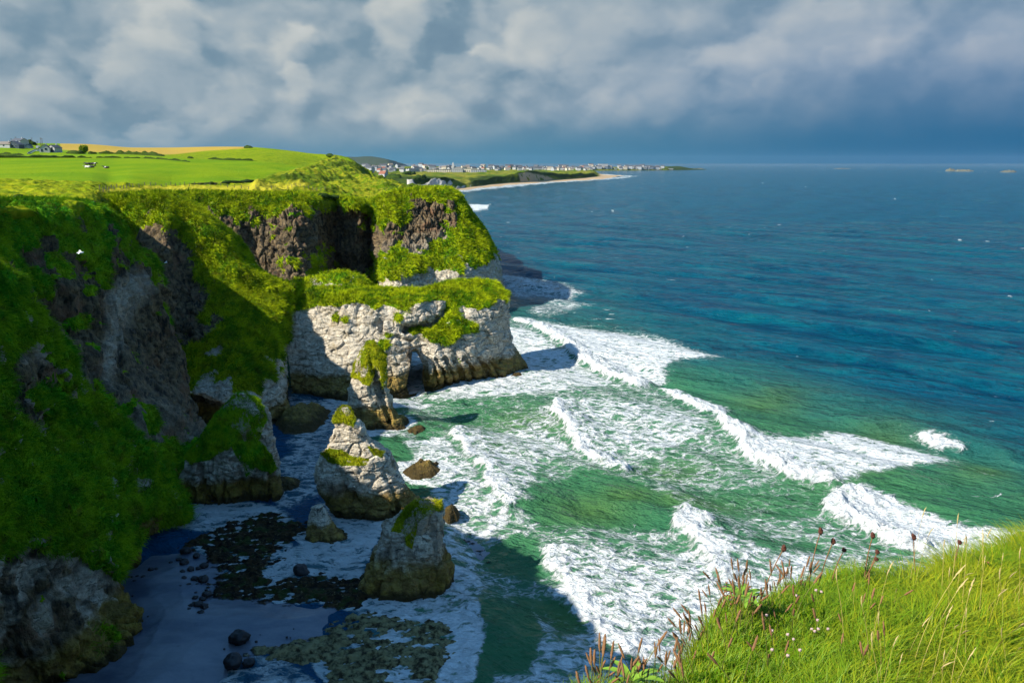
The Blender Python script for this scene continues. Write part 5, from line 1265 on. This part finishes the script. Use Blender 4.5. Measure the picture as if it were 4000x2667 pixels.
cottage(1498, 690, 16, 11, 5, 6, 'x', M_WHITE, M_RED, 'white house with an orange red roof standing alone beyond the green dunes', rz=-35, wins=((-3.6, 1.2, 2, 2), (2.6, 1.2, 2, 2)), bvh=F_BVH, sink=1)
for k, (x, y, h_, w_) in enumerate(((1600, 682, 9, 22), (1440, 676, 8, 14), (1560, 668, 7, 16), (1990, 662, 9, 18), (1680, 662, 8, 18), (2130, 661, 8, 14), (1475, 664, 8, 16), (1850, 660, 7, 16), (1540, 696, 9, 20), (1640, 700, 8, 22))):
    bushy('grove', [(x-w_, y), (x, y), (x+w_, y)], h_, h_*.9, ['dark grove of trees among the white houses of the far town', 'dark tree clump on the links before the far town'][k in (0, 8, 9)], 'grove', bvh=F_BVH, n=40, seed=30+k, group=['groves in the far town', 'tree clumps before the far town'][k in (0, 8, 9)])

# skerries
def skerry(x0, x1, y, h, label, seed, mat=None):
    Y = CH/-(W(0, y, 1)[2]-CH); a, b_ = W(x0, y, Y)[0], W(x1, y, Y)[0]
    n = 60; th = np.linspace(0, 1, n)[:, None]; ph = np.linspace(0, 2*math.pi, 2*n)[None]
    X = th*np.cos(ph)*(b_-a)/2; Yq = th*np.sin(ph)*(b_-a)*.22
    Z_ = h*(1-th**3)*(.75+.8*fbm(np.stack([X/(b_-a)*5+seed, Yq/(b_-a)*5, X*0], -1), 4))-1.5*th**6
    m_, t, b = newmat('skerry_rock'); t.put(b.inputs['Base Color'], t.mix(t.step(t.noise(t.pos(), .03, 5, .7), .35, .65), (.06, .06, .05), (.13, .135, .10))); b.inputs['Roughness'].default_value = .9
    o = link('skerry', mesh_from('skerry', np.stack([X, Yq, Z_], -1).reshape(-1, 3), gridquads(n, 2*n), m_)); o.location = ((a+b_)/2, Y, 0)
    return tag(o, label, 'rock island')
skerry(3690, 3740, 669, 15, 'left hump of the largest rocky islet on the horizon', 1); skerry(3725, 3805, 670, 12, 'right hump of the largest rocky islet on the horizon', 2)
skerry(3905, 3975, 673, 11, 'small rocky islet at the right edge of the horizon', 3); skerry(3250, 3330, 660, 5, 'low dark reef breaking with foam left on the horizon', 4); skerry(2690, 2755, 661.5, 7, 'dark reef trailing off the end of the far point', 5)

# gulls
M_GULL = plain('gull_white', (.80, .80, .80), .6, .05)
def gull(x, y, Y, span, label, roll=0, rz=0):
    t = thing('gull', label, 'gull', W(x, y, Y), None, R(rz))
    v, q = tube([(-.28, 0, 0), (-.2, 0, .01), (0, 0, .02), (.16, 0, .03), (.24, 0, .05), (.30, 0, .04)], [.02, .05, .085, .06, .05, .012], 8)
    s = span/2; n = 7; u = np.linspace(0, 1, n)
    pr = [(v, q)]
    for sg in (-1, 1):
        L1 = np.stack([.10-.18*u**2, sg*u*s, .04+.22*s*np.sin(u*2.2)-.12*s*u], -1); L2 = L1-np.stack([.22*(1-u*.75), 0*u, .015+0*u], -1)
        up = np.stack([L1, L2], 1); lo = up-np.array([0, 0, .015])
        ring = np.concatenate([up[:, :1], up[:, 1:], lo[:, 1:], lo[:, :1], up[:, :1]], 1)
        pr.append((ring.reshape(-1, 3), gridquads(n, 5)))
    o = link('body', mesh_from('body', *joined(pr), M_GULL), t); o.rotation_euler = (R(roll), 0, 0)
gull(313, 988, 70, 1.35, 'white gull gliding with spread wings across the dark left cliff', 8, 25)
for k, (x, y, Y, lab) in enumerate(((648, 1026, 138, 'white gull against the grey rock below the sunlit nose'), (146, 1882, 68, 'upper white gull of the pair low over the near grass slope'), (140, 1925, 67, 'lower white gull of the pair low over the near grass slope'), (1502, 1008, 225, 'white gull against the black shadow of the far cliff'))):
    gull(x, y, Y, 1.2, lab, 15, 40*k)
# ================================================================== the grassy edge at the photographer's feet
RIM = [(1300, 2990, 1.75), (1900, 2840, 1.85), (2250, 2725, 1.95), (2450, 2690, 2.1), (2600, 2650, 2.25), (2700, 2560, 2.4), (2770, 2440, 2.55), (2850, 2370, 2.7), (2960, 2300, 2.8), (3080, 2250, 2.9), (3250, 2225, 3.05), (3400, 2235, 3.1), (3540, 2265, 3.15), (3660, 2230, 3.25), (3800, 2175, 3.4), (4000, 2120, 3.6), (4400, 2060, 3.9), (5200, 1960, 4.3)]
RIM = [(a, p_+(75 if a > 2900 else 25), y_) for a, p_, y_ in RIM]
r2 = [W(*q) for q in RIM]+[(7.5, 4.4, 42.6), (12, 4.0, 42.2), (18, 1.0, 41.6), (26, -6, 40.5)]
def inward(f, dz): return [(q[0]*f+(1-f)*.3, q[1]*f-(1-f)*.4, q[2]+dz) for q in r2]
rows = [inward(.12, .02), inward(.4, .10), inward(.68, .12), inward(.88, .07), r2, [(q[0]*1.05, q[1]*1.05, q[2]-.22) for q in r2], [(q[0]*1.08, q[1]*1.08, q[2]-1.2) for q in r2], [(q[0]*1.1, q[1]*1.1, q[2]-12) for q in r2], [(q[0]*1.1, q[1]*1.1, -3) for q in r2]]
rows[0] = [(q[0]*.12, -4+q[1]*.1, 43.35) for q in r2]
P = catmull(catmull(np.array(rows), 320, 1), 260, 0)
P[..., 2] += .05*fbm(P/.5, 3)*(P[..., 2] > 42)+.03*fbm(P/.16, 3)*(P[..., 2] > 42)
M_FORE = turf_material('foreground_sod', (.02, .045, .002), (.05, .07, .004), (.06, .045, .012), .03, var=False)
o = link('grassy_bank', mesh_from('grassy_bank', P.reshape(-1, 3), gridquads(260, 320), M_FORE)); tag(o, 'sunlit grassy cliff edge in the near right corner', 'grass bank', kind='structure')
S_BVH = BVHTree.FromPolygons(P.reshape(-1, 3).tolist(), gridquads(260, 320).tolist())
rf = np.random.default_rng(21)
def sod(x, y):
    r = S_BVH.ray_cast(Vector((x, y, 46)), Vector((0, 0, -1))); return r[0].z if r[0] is not None else None
# sample sod points by area of the bank surface near the rim
vis = P[:165]
pts = []
A = vis[:-1, :-1]; B_ = vis[1:, :-1]; C_ = vis[:-1, 1:]
area = np.linalg.norm(np.cross(B_-A, C_-A), axis=-1)
ppx, ppy = proj(A); ok_ = (ppx > 1900) & (A[..., 0] < 11) & (ppy < 3300) & (A[..., 1] > .8)
w = (area*ok_*np.where(ppx > 4250, .16, 1)).ravel(); w /= w.sum()
NB = 135000
idx = rf.choice(w.size, NB, p=w); i, j = np.unravel_index(idx, area.shape)
u, v = rf.random(NB)[:, None], rf.random(NB)[:, None]
R0 = A[i, j]+(B_-A)[i, j]*u+(C_-A)[i, j]*v
bx, by = proj(R0)
right = sstep(2900, 3700, bx)                      # longer, yellower grass to the right
cl = fbm(R0/.35, 3)
hgt = (.055+.075*right)*(.55+.9*rf.random(NB))*(1+.35*cl)
hgt *= np.where(by > 2500, 1.0, 1.0)
yel = np.clip(.09+.33*right*(.4+rf.random(NB))+.35*fbm(R0/.6+4, 3)+.22*rf.normal(size=NB)+.5*(rf.random(NB) < .06), 0, 1)
wd = (.0009+.0016*rf.random(NB)**2)*(1+.7*right)
az = 1.0+1.3*cl+1.3*rf.normal(size=NB)
lean = (.45+.6*rf.random(NB))*(1+.3*right)
dirv = np.stack([np.cos(az), np.sin(az), 0*az], -1)
K = 5; tt = np.linspace(0, 1, K)
side = np.stack([-np.sin(az+rf.normal(size=NB)*.9), np.cos(az), 0*az], -1); side /= np.linalg.norm(side, axis=1)[:, None]
ctr = R0[:, None]+hgt[:, None, None]*(tt[None, :, None]*(1-.35*lean[:, None, None]*tt[None, :, None])*np.array([0, 0, 1.0])+dirv[:, None]*(lean[:, None, None]*tt[None, :, None]**2))
prof = (1-tt**1.6)*.95+.05
V = np.stack([ctr-side[:, None]*(wd[:, None]*prof[None])[..., None], ctr+side[:, None]*(wd[:, None]*prof[None])[..., None]], 2).reshape(-1, 3)
b0 = (np.arange(NB)*2*K)[:, None]+np.arange(K-1)[None]*2
Q = np.stack([b0, b0+1, b0+3, b0+2], -1).reshape(-1, 4)
tipa = np.repeat(np.repeat(tt[None], NB, 0)[:, :, None], 2, 2)
m, t, b = newmat('grass_blade')
y_ = t.attr('yel'); tp = t.attr('tip')
c = t.mix(y_, (.085, .26, .002), (.50, .43, .012)); c = t.mix(t.math('MULTIPLY', tp, .4), c, (.34, .36, .01))
t.put(b.inputs['Base Color'], c); b.inputs['Roughness'].default_value = .5; b.inputs['Specular IOR Level'].default_value = .3
tr = t.node('ShaderNodeBsdfTranslucent'); t.put(tr.inputs[0], t.mix(y_, (.15, .40, .002), (.54, .48, .012)))
mx = t.node('ShaderNodeMixShader'); mx.inputs[0].default_value = .38; t.l.new(b.outputs[0], mx.inputs[1]); t.l.new(tr.outputs[0], mx.inputs[2])
t.l.new(mx.outputs[0], t.n['Material Output'].inputs[0])
M_BLADE = m
o = link('grass', mesh_from('grass', V, Q, M_BLADE, {'yel': np.repeat(yel, 2*K), 'tip': tipa.ravel()}, smooth=True))
tag(o, 'long green and yellow grass covering the near cliff edge', 'grass', kind='stuff')

# flowering stems: built once per kind and copied
M_SPIKE = plain('plantain_spike', (.21, .105, .045), .9, .4, 60); M_STALK = plain('plantain_stalk', (.12, .12, .02), .8, .3); M_BROWNHEAD = plain('dry_flower_head', (.09, .03, .018), .9, .4, 80)
M_DRY = plain('dry_grass_stem', (.42, .32, .09), .8, .2); M_DRYSEED = plain('dry_seed_head', (.44, .34, .14), .9, .25, 50); M_PINK = plain('faded_pink_petal', (.48, .34, .32), .8, .2); M_LEAF = plain('broad_leaf', (.17, .30, .02), .5, .25, 10, .4)
def bumpy(V, amt, f):
    return V+amt*np.stack([perlin(V*f+s*13.7) for s in range(3)], -1)
def stem_curve(h, bend, n=7):
    u = np.linspace(0, 1, n); return np.stack([bend*u**2*h, 0*u, u*h*(1-.2*abs(bend)*u)], -1)
def spike_plant(h, bend, hl, r, name='plantain', stem=M_STALK, head=M_SPIKE, sr=.0011, headname='flower_spike'):
    t = thing(name, 'x', 'plant'); c = stem_curve(h, bend)
    link('stem', mesh_from('stem', *tube(c, np.linspace(sr*1.2, sr*.8, 7), 5), stem), t)
    d = c[-1]-c[-2]; d /= np.linalg.norm(d); n = 16; u = np.linspace(0, 1, n)
    pth = c[-1]-d*.004+d*hl*u[:, None]; rad = r*np.clip(np.sin(np.pi*np.clip(u*.93+.05, 0, 1))**.45, .05, 1)
    v, q = tube(pth, rad, 8); link(headname, mesh_from(headname, bumpy(v, r*.5, 420), q, head), t)
    return t
def ball_plant(h, bend, r, sq, head, stem, name, headname='flower_head', petals=False):
    t = thing(name, 'x', 'plant'); c = stem_curve(h, bend)
    link('stem', mesh_from('stem', *tube(c, np.linspace(.0024, .0019, 7), 6), stem), t)
    th = np.linspace(0, math.pi, 14)[:, None]; ph = np.linspace(0, 2*math.pi, 19)[None]
    V = np.stack([np.sin(th)*np.cos(ph)*r, np.sin(th)*np.sin(ph)*r, np.cos(th)*r*sq+0*ph], -1).reshape(-1, 3)
    V = bumpy(V, r*.55, 2.2/r)+c[-1]
    link(headname, mesh_from(headname, V, gridquads(14, 19), head), t)
    return t
def place(proto_list, k, x, y, rz, s, label, group=None, first=set()):
    z = sod(x, y)
    if z is None: return None
    p = proto_list[k % len(proto_list)]
    o = p if p.name not in first else copy_tree(p)
    first.add(p.name)
    o.location = (x, y, z-.01); o.rotation_euler = (0, 0, rz); o.scale = (s, s, s); o['label'] = label
    if group: o['group'] = group
    return o
def rimpt(px):
    xs = [q[0] for q in RIM]; py = np.interp(px, xs, [q[1] for q in RIM]); Y = np.interp(px, xs, [q[2] for q in RIM]); return W(px, py, Y)
PL = [spike_plant(.11, .25, .036, .0031), spike_plant(.145, .1, .042, .0030), spike_plant(.10, -.15, .034, .0031), spike_plant(.13, .4, .038, .0029)]
LAB_A = ('brown plantain spike on the low grassy rim at the bottom centre', 'plantain spikes on the low rim at bottom centre')
LAB_B = ('brown plantain spike on the sloping left rim of the grass bank', 'plantain spikes on the sloping rim')
LAB_C = ('brown plantain spike at the crown of the rim among tall seed heads', 'plantain spikes at the crown of the rim')
k = 0
for n_, x0, x1, lab in ((62, 2290, 2690, LAB_A), (50, 2690, 2900, LAB_B), (46, 2880, 3160, LAB_C)):
    for _ in range(n_):
        px_ = rf.uniform(x0, x1); q = rimpt(px_); f_ = 1.02-.08*abs(rf.normal())
        place(PL, k, q[0]*f_, q[1]*f_, rf.uniform(-2.6, 2.6) if lab is not LAB_B else rf.uniform(2.2, 4.0), rf.uniform(.85, 1.4), *lab); k += 1
for _ in range(26):
    px_ = rf.uniform(2850, 3500); q = rimpt(px_); f_ = rf.uniform(.7, .9)
    place(PL, k, q[0]*f_, q[1]*f_, rf.uniform(0, 6), rf.uniform(.9, 1.5), 'tall brown plantain spike scattered through the open green grass', 'plantain spikes in the open grass'); k += 1
# tall dark heads against the surf
HD = ball_plant(.30, .12, .0085, 1.8, M_BROWNHEAD, M_SPIKE, 'knapweed')
heads = [(3053, 2125, 2960, 'short stemmed dark round seed head, leftmost of the tall heads over the surf'), (3198, 2060, 3158, 'tallest dark seed head leaning right over the surf'), (3245, 2100, 3190, 'dark seed head on a yellow leaning stem right of the tallest one'),
         (3280, 2135, 3245, 'low dark seed head at the top of the green hump'), (3400, 2078, 3375, 'dark seed head standing straight above the branched weed'), (3412, 2143, 3380, 'lower dark seed head below the one above the branched weed'), (3405, 2170, 3365, 'lowest dark seed head tucked beside the branched weed'), (3563, 2085, 3600, 'thin dark seed head leaning left, alone right of the branched weed'), (3735, 2108, 3728, 'small dark head above the dry flowers on the right')]
first = True
for (hx, hy, bx_, lab) in heads:
    q = rimpt(bx_); z0 = sod(q[0]*.99, q[1]*.99)
    if z0 is None: continue
    tip = W(hx, hy, q[1]*.99); o = HD if first else copy_tree(HD); first = False
    h = max(.06, tip[2]-z0); o.location = (q[0]*.99, q[1]*.99, z0-.01)
    dx = tip[0]-q[0]*.99
    o['label'] = lab; L = math.hypot(h, dx); sc_ = L/.30
    o.rotation_euler = (0, math.atan2(dx, h)-.09, 0); o.scale = (1, 1, sc_)
    for ch in o.children:
        if ch.name.startswith('flower_head'): ch.scale = (1, 1, 1)
# dry reddish umbels and little pink flowers
UM = []
for s_ in range(2):
    t = thing('dry_weed', 'x', 'plant'); prs = []
    main = stem_curve(.13, .2*(1-2*s_)); prs.append(tube(main, np.linspace(.0016, .001, 7), 5)); tips = [main[-1]]
    for a_ in range(7):
        d = np.array([math.cos(a_*2.4), math.sin(a_*2.4), 1.1]); p0 = main[3+a_ % 3]; p1 = p0+d*.03; prs.append(tube([p0, (p0+p1)/2+np.array([0, 0, -.003]), p1], [.0009, .0008, .0007], 4)); tips.append(p1)
    link('stem', mesh_from('stem', *joined(prs), M_BROWNHEAD), t)
    th = np.linspace(0, math.pi, 7)[:, None]; ph = np.linspace(0, 2*math.pi, 9)[None]
    sp = np.stack([np.sin(th)*np.cos(ph), np.sin(th)*np.sin(ph), np.cos(th)+0*ph], -1).reshape(-1, 3)
    link('seed_heads', mesh_from('seed_heads', *joined([(bumpy(sp*.0052, .002, 300)+p_, gridquads(7, 9)) for p_ in tips]), plain('rust_seed', (.24, .10, .04), .9, .3, 60)), t)
    UM.append(t)
k = 0
for n_, x0, x1, lab in ((12, 2830, 2960, ('rusty branched dry weed on the sloping left rim', 'rusty weeds on the left rim')), (16, 3560, 3900, ('rusty branched dry weed on the right hand rim', 'rusty weeds on the right rim'))):
    for _ in range(n_):
        px_ = rf.uniform(x0, x1); q = rimpt(px_); f_ = rf.uniform(.93, 1.01); place(UM, k, q[0]*f_, q[1]*f_, rf.uniform(0, 6), rf.uniform(.4, .7), *lab); k += 1
PK = [ball_plant(.16, .3, .0085, .75, M_PINK, M_STALK, 'thrift'), ball_plant(.14, -.2, .008, .8, M_PINK, M_STALK, 'thrift')]
for k, (x, y, Y) in enumerate(((3174, 2345, 2.75), (3118, 2383, 2.65), (3198, 2376, 2.7), (3158, 2458, 2.5), (3189, 2465, 2.5), (3187, 2477, 2.48), (3160, 2476, 2.48), (3217, 2458, 2.5), (3037, 2505, 2.4), (3104, 2525, 2.35), (3085, 2543, 2.35), (2996, 2585, 2.25), (3123, 2578, 2.25), (2977, 2437, 2.5), (3108, 2590, 2.25))):
    q = W(x, y, Y); z0 = sod(q[0], q[1])
    o = place(PK, k, q[0], q[1], rf.uniform(0, 6), 1.0, 'pale pink faded thrift head in the middle of the grass bank', 'pink thrift heads in the grass bank')
    if o is not None and z0 is not None: s_ = min(1.15, max(.6, (q[2]-z0)/.15)); o.scale = (s_, s_, s_)
# branched green weed on the hump
t = None
q = rimpt(3375); z0 = sod(q[0], q[1])
t = thing('horsetail_weed', 'feathery dark green weed with whorled branches on top of the hump', 'plant', (q[0], q[1], (z0 or 43.3)-.01))
prs = [tube(stem_curve(.20, .05), np.linspace(.002, .001, 7), 5)]
for a_ in range(44):
    z_ = .05+.14*a_/44; d = np.array([math.cos(a_*2.4), math.sin(a_*2.4), .9]); L_ = .045*(1-.6*a_/44); p0 = np.array([.01*(z_/.2)**2, 0, z_])
    prs.append(tube([p0, p0+d*L_*.5, p0+d*L_], [.0012, .001, .0005], 4))
link('stem', mesh_from('stem', *joined(prs), plain('weed_green', (.05, .09, .012), .8, .3)), t)
# yellow seeding grasses on the right
SG = []
for s_ in range(4):
    t = thing('seeding_grass', 'x', 'plant'); h = .30+.05*s_; c = stem_curve(h, (.25, -.15, .35, .1)[s_], 9)
    link('stem', mesh_from('stem', *tube(c, np.linspace(.0013, .0007, 9), 4), M_DRY), t)
    d = c[-1]-c[-2]; d /= np.linalg.norm(d); u = np.linspace(0, 1, 12); v, qd = tube(c[-1]+d*.065*u[:, None]+np.array([.015, 0, -.004])*(u[:, None]**2), .0026*np.sin(np.pi*np.clip(u*.92+.06, 0, 1))**.7, 6)
    link('seed_head', mesh_from('seed_head', bumpy(v, .002, 260), qd, M_DRYSEED), t); SG.append(t)
for k in range(46):
    px_ = 3300+ (4050-3300)*rf.random()**.75; q = rimpt(px_); f_ = rf.uniform(.62, .99)
    lab = ('straw coloured seeding grass stem in the long grass at right', 'seeding grass stems at right') if px_ > 3550 else ('pale seeding grass stem arching over the middle of the bank', 'seeding grass stems in the middle of the bank')
    place(SG, k, q[0]*f_, q[1]*f_, rf.uniform(-2.5, 1.2), rf.uniform(.55, 1.0), *lab)
# broad leaf rosettes
def rosette(px, py, Y, n, L_, label):
    q = W(px, py, Y); z0 = sod(q[0], q[1]) or q[2]
    t = thing('broad_leaved_plant', label, 'plant', (q[0], q[1], z0+.01))
    for k in range(n):
        a_ = k*2.4+.3; u = np.linspace(0, 1, 9); w_ = .012*np.sin(np.pi*np.clip(u*.9+.07, 0, 1))**.8
        c = np.stack([np.cos(a_)*u*L_, np.sin(a_)*u*L_, .05+.07*u-.06*u**2], -1); s_ = np.array([-np.sin(a_), np.cos(a_), 0])
        V = np.stack([c-s_*w_[:, None], c-np.array([0, 0, .003]), c+s_*w_[:, None]], 1)
        link('leaf', mesh_from('leaf', V.reshape(-1, 3), gridquads(9, 3), M_LEAF), t)
rosette(2895, 2430, 2.62, 8, .09, 'broad strap leaved plant on the sloping left part of the grass bank'); rosette(2470, 2655, 2.12, 7, .10, 'small strap leaved plant on the low rim at bottom centre')
# ================================================================== sky, sun, air, camera
SUN_AZ = math.atan2(-.88, -.47); SUN_EL = R(39)
w = bpy.data.worlds.new('World'); SC.world = w; w.use_nodes = True
t = NT(w); bg = t.n['Background']
sky = t.node('ShaderNodeTexSky', sky_type='NISHITA'); sky.sun_disc = False; sky.sun_elevation = SUN_EL; sky.sun_rotation = math.atan2(-.88, -.47)
sky.air_density = 1.0; sky.dust_density = .3; sky.ozone_density = 2.5
d = t.node('ShaderNodeTexCoord').outputs['Generated']
sep = t.node('ShaderNodeSeparateXYZ'); t.put(sep.inputs[0], d); dx, dy, dz = sep.outputs
el = t.math('ARCSINE', dz); azm = t.math('ARCTAN2', dx, dy)
cv = t.node('ShaderNodeCombineXYZ'); t.put(cv.inputs[0], azm); t.put(cv.inputs[1], el); cv = cv.outputs[0]
# cloud relief: rounded billows in azimuth/elevation, modelled by the light from upper left
def billow(off):
    c0 = t.vmath('ADD', cv, off) if off else cv
    c1 = t.scale(c0, (1.0, 1.45, 1))
    wn = t.vmath('SUBTRACT', t.noise(c1, 7.0, 4, .6, out='Color'), (.5, .5, .5))
    wf = t.vmath('SUBTRACT', t.noise(c1, 26.0, 4, .6, out='Color'), (.5, .5, .5))
    c2 = t.vmath('ADD', c1, t.vmath('ADD', t.scale(wn, (.13, .10, 0)), t.scale(wf, (.030, .030, 0))))
    hs = None
    for sc, wgt in ((6.5, .55), (14.0, .30), (31.0, .15)):
        n = t.node('ShaderNodeTexVoronoi', feature='SMOOTH_F1', voronoi_dimensions='2D'); t.put(n.inputs['Vector'], c2); n.inputs['Scale'].default_value = sc; n.inputs['Smoothness'].default_value = .65
        h = t.math('MULTIPLY', t.math('SUBTRACT', .62, n.outputs['Distance']), wgt)
        hs = h if hs is None else t.math('ADD', hs, h)
    return hs, c1, wn, wf
H0, q, wn_, wf_ = billow(None); H1 = billow((-.012, .020, 0))[0]
qw = t.vmath('ADD', cv, t.vmath('ADD', t.scale(wn_, (.055, .04, 0)), t.scale(wf_, (.030, .026, 0))))
n1 = t.noise(q, 6.0, 6, .55)
def sky_dir(px, py):
    p = np.array(W(px, py, 100.0))-np.array([0, 0, CH]); p /= np.linalg.norm(p); return math.atan2(p[0], p[1]), math.asin(p[2])
low = t.step(el, .010, .060)
emb = t.math('SUBTRACT', H0, H1)
dens = t.math('ADD', t.math('MULTIPLY', t.math('SUBTRACT', H0, .22), .42), t.math('ADD', t.math('MULTIPLY', emb, .75), t.math('MULTIPLY', t.math('SUBTRACT', n1, .5), .42)))
lev = t.math('ADD', .40, t.math('MULTIPLY', dens, t.math('ADD', .2, t.math('MULTIPLY', low, .8))))
# the separate cumulus heads, each with its centre, radii, brightness, modelling and weight
for (x, y, rx, ry, b0_, g0_, op) in [(420, 470, 280, 80, .30, .05, .6), (215, 325, 85, 62, .58, .16, .75), (250, 400, 140, 50, .5, .1, .5), (600, 235, 150, 115, .58, .17, .85), (470, 310, 75, 60, .58, .12, .7), (690, 335, 95, 60, .40, .1, .6),
        (610, 500, 90, 42, .54, .12, .7), (600, 560, 230, 34, .48, .1, .5), (1140, 180, 80, 72, .60, .2, .9), (1230, 240, 78, 66, .30, .1, .75), (1160, 300, 58, 45, .58, .13, .8), (1180, 378, 60, 40, .50, .12, .6), (1350, 330, 130, 80, .46, .12, .6),
        (1550, 80, 115, 155, .62, .15, .9), (1700, 210, 90, 72, .27, .08, .8), (1890, 225, 68, 46, .64, .14, .85), (1780, 265, 95, 60, .41, .1, .7), (2090, 175, 130, 112, .57, .16, .9), (2275, 235, 72, 58, .56, .13, .8),
        (2480, 90, 310, 165, .47, .22, .85), (2860, 95, 90, 92, .27, .05, .65), (2520, 50, 210, 75, .60, .1, .6), (2560, 250, 240, 38, .33, .05, .5), (3000, 220, 210, 78, .54, .15, .75), (2400, 345, 340, 70, .50, .1, .5), (3010, 325, 72, 46, .52, .13, .7),
        (3250, 245, 52, 52, .52, .13, .7), (3450, 260, 85, 55, .48, .1, .5), (3880, 210, 115, 50, .50, .14, .7), (3760, 312, 85, 40, .45, .1, .6), (1710, 468, 66, 21, .52, .1, .7), (120, 40, 270, 55, .28, 0, .6), (1000, 90, 120, 80, .36, .1, .5), (2750, 420, 260, 36, .33, .05, .4), (3300, 60, 260, 70, .46, .06, .4)]:
    a, e = sky_dir(x, y)
    v = t.scale(t.vmath('SUBTRACT', qw, (a, e, 0)), (F/rx, F/ry, 0))
    L_ = t.vmath('LENGTH', v); m_ = t.math('MULTIPLY', t.step(L_, 1.25, .72), op)
    tg = t.math('ADD', b0_, t.math('ADD', t.math('MULTIPLY', t.vmath('DOT_PRODUCT', v, (-.55, .8, 0)), g0_), t.math('MULTIPLY', dens, .55)))
    lev = t.math('ADD', lev, t.math('MULTIPLY', m_, t.math('SUBTRACT', tg, lev)))
ramp = t.node('ShaderNodeValToRGB'); t.put(ramp.inputs[0], lev)
cr = ramp.color_ramp; cr.elements[0].position = 0.0; cr.elements[0].color = (.060, .105, .150, 1); cr.elements[1].position = 1.0; cr.elements[1].color = (.335, .342, .335, 1)
for p_, c_ in ((.28, (.092, .142, .182)), (.45, (.158, .198, .226)), (.68, (.242, .262, .264))):
    e_ = cr.elements.new(p_); e_.color = (*c_, 1)
cloud = ramp.outputs[0]
# rain-dark band above the horizon, deeper to the right
rt_ = t.step(azm, -.15, .55)
rain = t.mix(rt_, (.024, .102, .160), (.003, .058, .128))
band = t.math('MULTIPLY', t.step(t.math('ADD', el, t.math('MULTIPLY', t.math('SUBTRACT', n1, .5), .03)), t.math('ADD', .060, t.math('MULTIPLY', rt_, .085)), t.math('MULTIPLY', rt_, .008)), .97)
leftfade = t.step(azm, -.55, -.12)
band = t.math('MULTIPLY', band, t.math('ADD', .45, t.math('MULTIPLY', leftfade, .55)))
cloud = t.mix(t.math('MULTIPLY', rt_, t.step(el, .28, .05)), cloud, t.mix(.5, cloud, (.085, .135, .24)))
cloud = t.mix(band, cloud, rain)
K_SKY = .10
cl10 = t.vmath('SCALE', cloud); cl10.node.inputs['Scale'].default_value = 1.24/K_SKY
# above the cloud bank the sky opens to broken blue
up = t.step(t.math('ADD', el, t.math('MULTIPLY', t.math('SUBTRACT', n1, .5), .35)), .22, .42)
final = t.mix(up, cl10, t.vmath('MULTIPLY', sky.outputs[0], (.74, 1.22, 1.38)))
t.put(bg.inputs[0], final); bg.inputs[1].default_value = K_SKY
w.cycles.sampling_method = 'MANUAL'; w.cycles.sample_map_resolution = 512

m, t2, b = newmat('haze_air'); t2.n.remove(b)
vp = t2.node('ShaderNodeVolumePrincipled'); vp.inputs['Color'].default_value = (.42, .66, .92, 1); vp.inputs['Density'].default_value = 1.1e-5; vp.inputs['Anisotropy'].default_value = 0.0
t2.l.new(vp.outputs[0], t2.n['Material Output'].inputs['Volume'])
hb = MB(); hb.box((0, 8300, -8), (34000, 17400, 190)); ho = hb.build('haze', m); tag(ho, 'thin blue sea air over the whole bay', 'haze', kind='stuff')
sl = bpy.data.lights.new('sun', 'SUN'); sl.energy = 5.0; sl.angle = R(.5); sl.color = (1, .93, .80)
so = bpy.data.objects.new('sun', sl); COL.objects.link(so)
dv = Vector((.88*math.cos(SUN_EL), .47*math.cos(SUN_EL), -math.sin(SUN_EL))); so.rotation_euler = dv.to_track_quat('-Z', 'Y').to_euler(); so.location = (-200, -100, 300)

cam = bpy.data.cameras.new('camera'); cam.sensor_width = 36; cam.lens = 28*1.0; cam.clip_end = 200000; cam.clip_start = .05
co = bpy.data.objects.new('camera', cam); COL.objects.link(co); co.location = (0, 0, CH); co.rotation_euler = (R(90)-TH, 0, 0)
SC.camera = co
SC.view_settings.view_transform = 'Standard'; SC.view_settings.look = 'None'; SC.view_settings.exposure = .75; SC.view_settings.gamma = 1
SC.render.engine = 'CYCLES'
SC.cycles.use_denoising = True; SC.cycles.max_bounces = 6; SC.cycles.diffuse_bounces = 3; SC.cycles.glossy_bounces = 2; SC.cycles.transmission_bounces = 3; SC.cycles.volume_bounces = 0
SC.cycles.caustics_reflective = False; SC.cycles.caustics_refractive = False
SC.cycles.use_adaptive_sampling = True; SC.cycles.adaptive_threshold = .02
